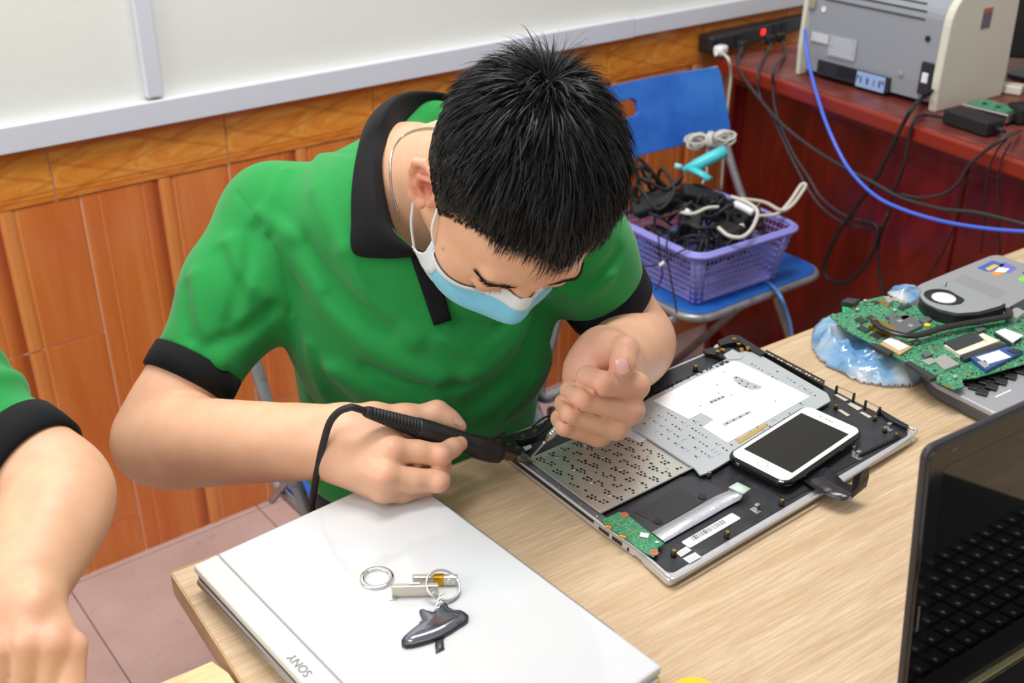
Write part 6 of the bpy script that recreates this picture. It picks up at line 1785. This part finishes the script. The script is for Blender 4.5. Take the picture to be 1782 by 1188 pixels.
# antistatic bag
def film():
    m = mat('blue_film', srgb(150, 190, 226), .12); t = NT(m)
    n = t.noise(t.coord(), 16, 3, .5)
    t.base(t.ramp(n, [(.36, srgb(226, 232, 238)), (.5, srgb(150, 200, 240)), (.66, srgb(84, 160, 228))]))
    t.b.inputs['Alpha'].default_value = .62; t.b.inputs['Coat Weight'].default_value = 1.0; t.b.inputs['Coat Roughness'].default_value = .06
    t.b.inputs['Transmission Weight'].default_value = .15
    return m
m_film = film()
def crumple(name, poly, zbase, hmax, label, seed, off=0.0):
    P = np.array([PZ(x, y, zbase)[:2] for x, y in poly]); lo, hi = P.min(0), P.max(0)
    st_ = .0024; nx, ny = int((hi[0] - lo[0]) / st_) + 1, int((hi[1] - lo[1]) / st_) + 1
    pl = [tuple(p) for p in P]; vs = []; idx = {}; fs = []
    def dist(p):
        best = 9
        for i in range(len(P)):
            a, c = P[i - 1], P[i]; ab = c - a; t = np.clip(((p - a) @ ab) / (ab @ ab), 0, 1); best = min(best, np.linalg.norm(p - a - t * ab))
        return best
    for i in range(nx + 1):
        for j in range(ny + 1):
            p = lo + np.array([i, j]) * st_
            if not inpoly(tuple(p), pl): continue
            e = dist(p); dome = min(1, e / .022) ** .8
            v = Vector((p[0] * 26 + p[1] * 9, p[1] * 30, seed)); sa_ = lambda x: math.sqrt(x * x + .0016); r1 = 1 - sa_(noise.noise(v)) * 2.4; r2 = 1 - sa_(noise.noise(v * 2.0 + Vector((5, 1, 2)))) * 2.2; r3 = 1 - sa_(noise.noise(v * 4)) * 2
            h = hmax * dome * (.50 + .34 * r1 + .16 * r2 + .04 * r3)
            jx = noise.noise(v * 1.5) * .004; jy = noise.noise(v * 1.5 + Vector((9, 9, 9))) * .004
            idx[i, j] = len(vs); vs.append((p[0] + jx, p[1] + jy, zbase + max(.0004, h)))
    for (i, j) in list(idx):
        if (i + 1, j) in idx and (i, j + 1) in idx and (i + 1, j + 1) in idx:
            fs.append((idx[i, j], idx[i + 1, j], idx[i + 1, j + 1], idx[i, j + 1]))
    o = obj(name, vs, fs, m_film, None, True); md = o.modifiers.new('s', 'SOLIDIFY'); md.thickness = .0006; md.offset = 0
    return tag(o, label, 'plastic bag')
crumple('plastic_bag', [crop2(*c) for c in [(190, 500), (130, 560), (105, 680), (150, 760), (240, 820), (330, 870), (470, 925), (620, 950), (760, 950), (880, 905), (900, 880), (720, 760), (560, 680), (460, 620), (330, 550), (260, 500)]], .7505, .026, 'crumpled translucent blue plastic bag on the table under the circuit board', 3)
crumple('plastic_bag', [crop2(*c) for c in [(600, 330), (640, 290), (720, 280), (800, 292), (830, 330), (815, 390), (760, 405), (680, 395), (640, 370)]], zb + .001, .016, 'small crumple of blue plastic film beside the fan', 8)

# ================================================================== DARK LAPTOP at the right
BLp = PZ(1562, 1275, .766); ux = unit(np.array([1, -.035, 0])); tl = D(1617, 783, .722)
up_ = unit((tl - BLp) - ux * ((tl - BLp) @ ux)); SHh = abs((tl - BLp) @ up_); nn_ = np.cross(ux, up_)
if nn_[1] > 0: nn_ = -nn_                            # towards the camera side
BLp = tl - up_ * SHh
dl_t = thing('dark_laptop', BLp + ux * .19, 'black laptop with glossy screen open at the right front', 'laptop', mat3=np.array([[ux[0], up_[0], nn_[0]], [ux[1], up_[1], nn_[1]], [ux[2], up_[2], nn_[2]]]))
SWd = .375
inv_x = -.19
def DL_(b, name, m, sm=False, par=None): return b.build(name, m, par or dl_t, sm, world=False)
m_lbz = mat('gloss_black_bezel', srgb(16, 16, 18), .08); m_lsc = mat('gloss_black_screen', srgb(9, 9, 11), .05); m_llid = mat('dark_lid', srgb(54, 50, 56), .35, .3)
DL_(MB().slab(rrect(SWd, SHh, .009, 5, inv_x + SWd / 2, SHh / 2), -.0075, -.0015, .002), 'lid', m_llid)
bz_o = DL_(MB().slab(rrect(SWd - .003, SHh - .003, .008, 5, inv_x + SWd / 2, SHh / 2), -.0022, .0008, .0006), 'bezel', m_lbz)
DL_(MB().slab(rrect(SWd - .034, SHh - .040, .001, 1, inv_x + SWd / 2, SHh / 2 + .002), .0006, .0010), 'screen', m_lsc, False, bz_o)
for x, y, w, h in ((.025, SHh - .0075, .007, .0018), (.006, SHh * .42, .0016, .022), (.10, .008, .007, .0018), (.3, SHh - .0075, .007, .0018)):
    DL_(MB().slab(rrect(w, h, .0006, 2, inv_x + x, y), .0007, .0014, .0002), 'rubber_bumper', m_chip, False, bz_o)
def base_part(name, x0, x1, y0, y1, z0, z1, m, bev=.002, par=None):
    c = BLp * (1, 1, 0) + ux * ((x0 + x1) / 2) + np.array([ux[1], -ux[0], 0]) * ((y0 + y1) / 2) + np.array([0, 0, (z0 + z1) / 2])
    R_ = Matrix(((ux[0], -ux[1], 0), (ux[1], ux[0], 0), (0, 0, 1)))
    return MB().box(c, (x1 - x0, y1 - y0, z1 - z0), R_, bev).build(name, m, par or dl_t)
base_part('base', 0, SWd, .004, .255, .7505, .770, m_llid, .004)
pr_o = base_part('palm_rest', .002, SWd - .002, .006, .253, .7695, .7712, m_lbz, .0006)
base_part('hinge_trim', .02, SWd - .02, -.004, .005, .768, .7735, mat('hinge_khaki', srgb(150, 144, 104), .35, .5), .001)
base_part('touchpad', .13, .23, .17, .235, .7711, .7716, m_chipd, .0002)
m_key = mat('key_black', srgb(11, 11, 12), .5); m_let = mat('key_print', srgb(190, 190, 195), .5)
for r_ in range(6):
    for k in range(17):
        x = .018 + .0201 * k; y = .030 + .0195 * r_
        base_part('key', x, x + .0168, y, y + .0162, .7708, .7738, m_key, .0010, pr_o)
b = MB()
for r_ in range(6):
    for k in range(17):
        x = .018 + .0201 * k + .005; y = .030 + .0195 * r_ + .005
        c = BLp * (1, 1, 0) + ux * x + np.array([ux[1], -ux[0], 0]) * y + np.array([0, 0, .7739]); b.box(c, (.0028, .0034, .0001))
o = b.build('key_printing', m_let, pr_o); tag(o, kind='stuff')
yl = MB(); c = PZ(1162, 1196, .7505); yl.lathe([(.020, 0), (.020, .016), (.013, .016), (.013, 0)], c - np.array([0, .030, 0]), seg=32, ring=True); o = yl.build('tape_roll', mat('yellow_tape', srgb(236, 190, 20), .35), None, False); tag(o, 'yellow tape roll barely showing at the bottom edge of the photo', 'tape')

# ================================================================== SECOND PERSON at the lower left
P2 = SDF()
s1 = D(-225, 590, 1.02); e1 = D(110, 854, .95); w1 = D(42, 1022, .872)
limb(P2, [s1, lerp(s1, e1, .5), lerp(s1, e1, .85), e1, lerp(e1, w1, .3), lerp(e1, w1, .7), w1], [.043, .042, .040, .0375, .0400, .0330, .0265])
P2.cone(w1, D(14, 1110, .852), .024, .017, .012); P2.cone(w1, D(94, 1100, .848), .024, .016, .012); P2.cone(w1, D(54, 1100, .846), .025, .018, .012)
mc2 = [D(6, 1126, .838), D(52, 1118, .832), D(92, 1120, .836), D(122, 1128, .846)]
for i, c in enumerate(mc2):
    x, y = [(6, 1126), (52, 1118), (92, 1120), (122, 1128)][i]
    P2.cone(c, D(x - 8 + 3 * i, y + 62, .842), .0125, .0112, .0015); P2.cone(D(x - 8 + 3 * i, y + 62, .842), D(x - 16, y + 100, .862), .0112, .0095, .0015)
    P2.cone(D(x - 16, y + 100, .862), D(x - 25, y + 95, .885), .0095, .008, .0015)
    P2.ell(c - (0, .0, -.003), (.0105, .0105, .0100), k=.008)
P2.chain([D(10, 1060, .872), D(-35, 1110, .868), D(-45, 1165, .875)], [.020, .013, .010], .01)
P2.ell(D(60, 1045, .842), (.008, .010, .010), k=.02)
PV2 = np.array([-.60, 1.02, .50]); ms2 = s1 + np.array([-.19, .04, .0]); nb2 = ms2 + np.array([-.0, -.03, .10]); ho2 = nb2 + np.array([.03, -.06, .13])
s2b = s1 + np.array([-.38, .06, 0]); e2b = s2b + np.array([-.02, -.16, -.20]); w2b = e2b + np.array([.20, -.14, .02])
P2.cone(ms2 + (0, 0, -.06), PV2, .115, .115, .04); P2.cone(ms2, s1, .05, .045, .04); P2.cone(ms2, s2b, .05, .045, .04); P2.cone(ms2, nb2, .06, .058, .03); P2.cone(nb2, ho2, .056, .056, .03)
P2.chain([s2b, e2b], [.045, .041], .02); P2.chain([e2b, w2b], [.041, .030], .02); P2.ell(w2b + (.05, -.03, -.005), (.055, .04, .022), k=.02)
for i in range(4): P2.chain([w2b + np.array([.08, -.05 + .018 * i, 0]), w2b + np.array([.125, -.058 + .02 * i, -.012]), w2b + np.array([.14, -.058 + .02 * i, -.035])], [.010, .009, .008], .002)
HM2 = np.array([[-.75, .55, .10], [-.60, -.65, -.30], [.05, -.42, .93]]); 
HM2[:, 1] = unit(HM2[:, 1]); HM2[:, 2] = unit(HM2[:, 2] - HM2[:, 1] * (HM2[:, 1] @ HM2[:, 2])); HM2[:, 0] = np.cross(HM2[:, 1], HM2[:, 2])
def Hd2(x, y, z): return ho2 + .0100 * (HM2 @ np.array([x, y, z], float))
head_sdf(P2, Hd2, .0100, HM2)
sp2 = [(c + (0, 0, .01), .012, SK_RED, .4) for c in mc2] + [(lerp(e1, w1, .6), .07, srgb(222, 180, 142), .5)]
man2 = thing('person', (PV2[0], PV2[1], 0), 'second man in green polo, only his sleeve, forearm and fist at the left edge', 'person')
body2, B2P, B2Q = sdf_obj('body', P2, .0026, m_skin, man2, skin_cols(sp2))
H2 = SDF()
a2 = unit(e1 - s1); c2_ = D(24, 786, .97); c2_ = s1 + a2 * ((c2_ - s1) @ a2)
H2.cone(ms2 + (0, 0, -.05), PV2 + (0, 0, .06), .135, .135, .04); H2.cone(ms2 + (0, 0, -.01), s1, .07, .062, .04); H2.cone(ms2 + (0, 0, -.01), s2b, .07, .062, .04); H2.cone(ms2, nb2 + (0, 0, -.03), .08, .070, .03)
H2.chain([s1, lerp(s1, c2_, .5), c2_ + a2 * .02], [.062, .058, .047], .03)
c3_ = lerp(s2b, e2b, .6); a3 = unit(e2b - s2b); H2.chain([s2b, c3_ + a3 * .02], [.06, .052], .03); cut(H2, c3_, a3, .12)
cut(H2, c2_, a2, .12); cut(H2, PV2 + (0, 0, .03), (0, 0, -1), .4); H2.cone(nb2 + (0, 0, -.02), nb2 + (0, 0, .1), .060, .07, .01, 's')
for k in range(7):
    t_ = .25 + .11 * k
    ctr_ = lerp(s1, c2_, t_); groove(H2, [ctr_ + np.array([.03, -.05, .045]), ctr_ + np.array([.05, -.01, .03]) + a2 * .02, ctr_ + np.array([.03, .05, -.02]) + a2 * .05], .005 * (1 if k % 2 else -1), .010)
H2._add(bumps, np.array([-3, -3, -1.]), np.array([3, 3, 3.]), 0, 'd')
sh2, _, _ = sdf_obj('polo_shirt', H2, .0032, m_green, man2, smooth_it=1); tag(sh2, 'bright green short-sleeved polo shirt')
tag(band('sleeve_cuff', c2_ - a2 * .004, a2, .0520, .034, .010, m_ribbed, man2), 'black ribbed sleeve cuff'); tag(band('sleeve_cuff', c3_ - a3 * .006, a3, .0555, .036, .010, m_ribbed, man2), 'black ribbed sleeve cuff')
band('collar', nb2 + (0, 0, -.025), unit(ho2 - nb2), .074, .035, .006, m_ribbed, man2)
T2 = SDF(); T2.cone(PV2 + (-.09, .0, -.02), PV2 + (.09, 0, -.02), .11, .11, .04)
for s in (-1, 1): T2.cone(PV2 + (s * .09, -.03, -.02), PV2 + (s * .14, -.38, .03), .088, .068, .03); T2.cone(PV2 + (s * .14, -.38, .03), PV2 + (s * .14, -.30, -.40), .066, .048, .02)
sdf_obj('trousers', T2, .007, m_trouser, man2)
for s in (-1, 1):
    S_ = SDF(); f_ = PV2 * (1, 1, 0) + np.array([s * .14, -.32, 0]); S_.cone(f_ + (0, .05, .045), f_ + (0, -.11, .035), .042, .04, .02); S_.cone(f_ + (0, .04, .05), f_ + (0, .02, .11), .04, .05, .02); cut(S_, f_ + (0, 0, .004), (0, 0, -1), .4); sdf_obj('shoe', S_, .006, m_shoe, man2)
hc2 = SDF(); hc2.ell(Hd2(*(HC + (0, 0, .3))), (HR + .5) * .0100, HM2, .01); hP, hQ = hc2.mesh(.004)
lc = ((hP - ho2) @ HM2) / .0100; dr = (lc - HC) / HR; kv = np.array([hairline(d / (np.linalg.norm(d) + 1e-9)) for d in dr]); fk = kv[hQ].all(1); us = np.unique(hQ[fk]); rm = -np.ones(len(hP), int); rm[us] = np.arange(len(us))
o = obj('hair', list(hP[us]), [tuple(r) for r in rm[hQ[fk]]], m_scalp, man2, True); md = o.modifiers.new('s', 'SOLIDIFY'); md.thickness = .004
st2 = thing('stool', (PV2[0], PV2[1], 0), 'plain blue stool under the second man, mostly outside the photo', 'stool')
MB().slab([(PV2[0] + x, PV2[1] + y) for x, y in rrect(.34, .34, .05)], .36, .385, .005).build('seat', m_blue, st2)
for x in (-.13, .13):
    for y in (-.13, .13): MB().tube([(PV2[0] + x, PV2[1] + y, .37), (PV2[0] + x * 1.15, PV2[1] + y * 1.15, 0.0)], .014, 8).build('leg', m_blue, st2)
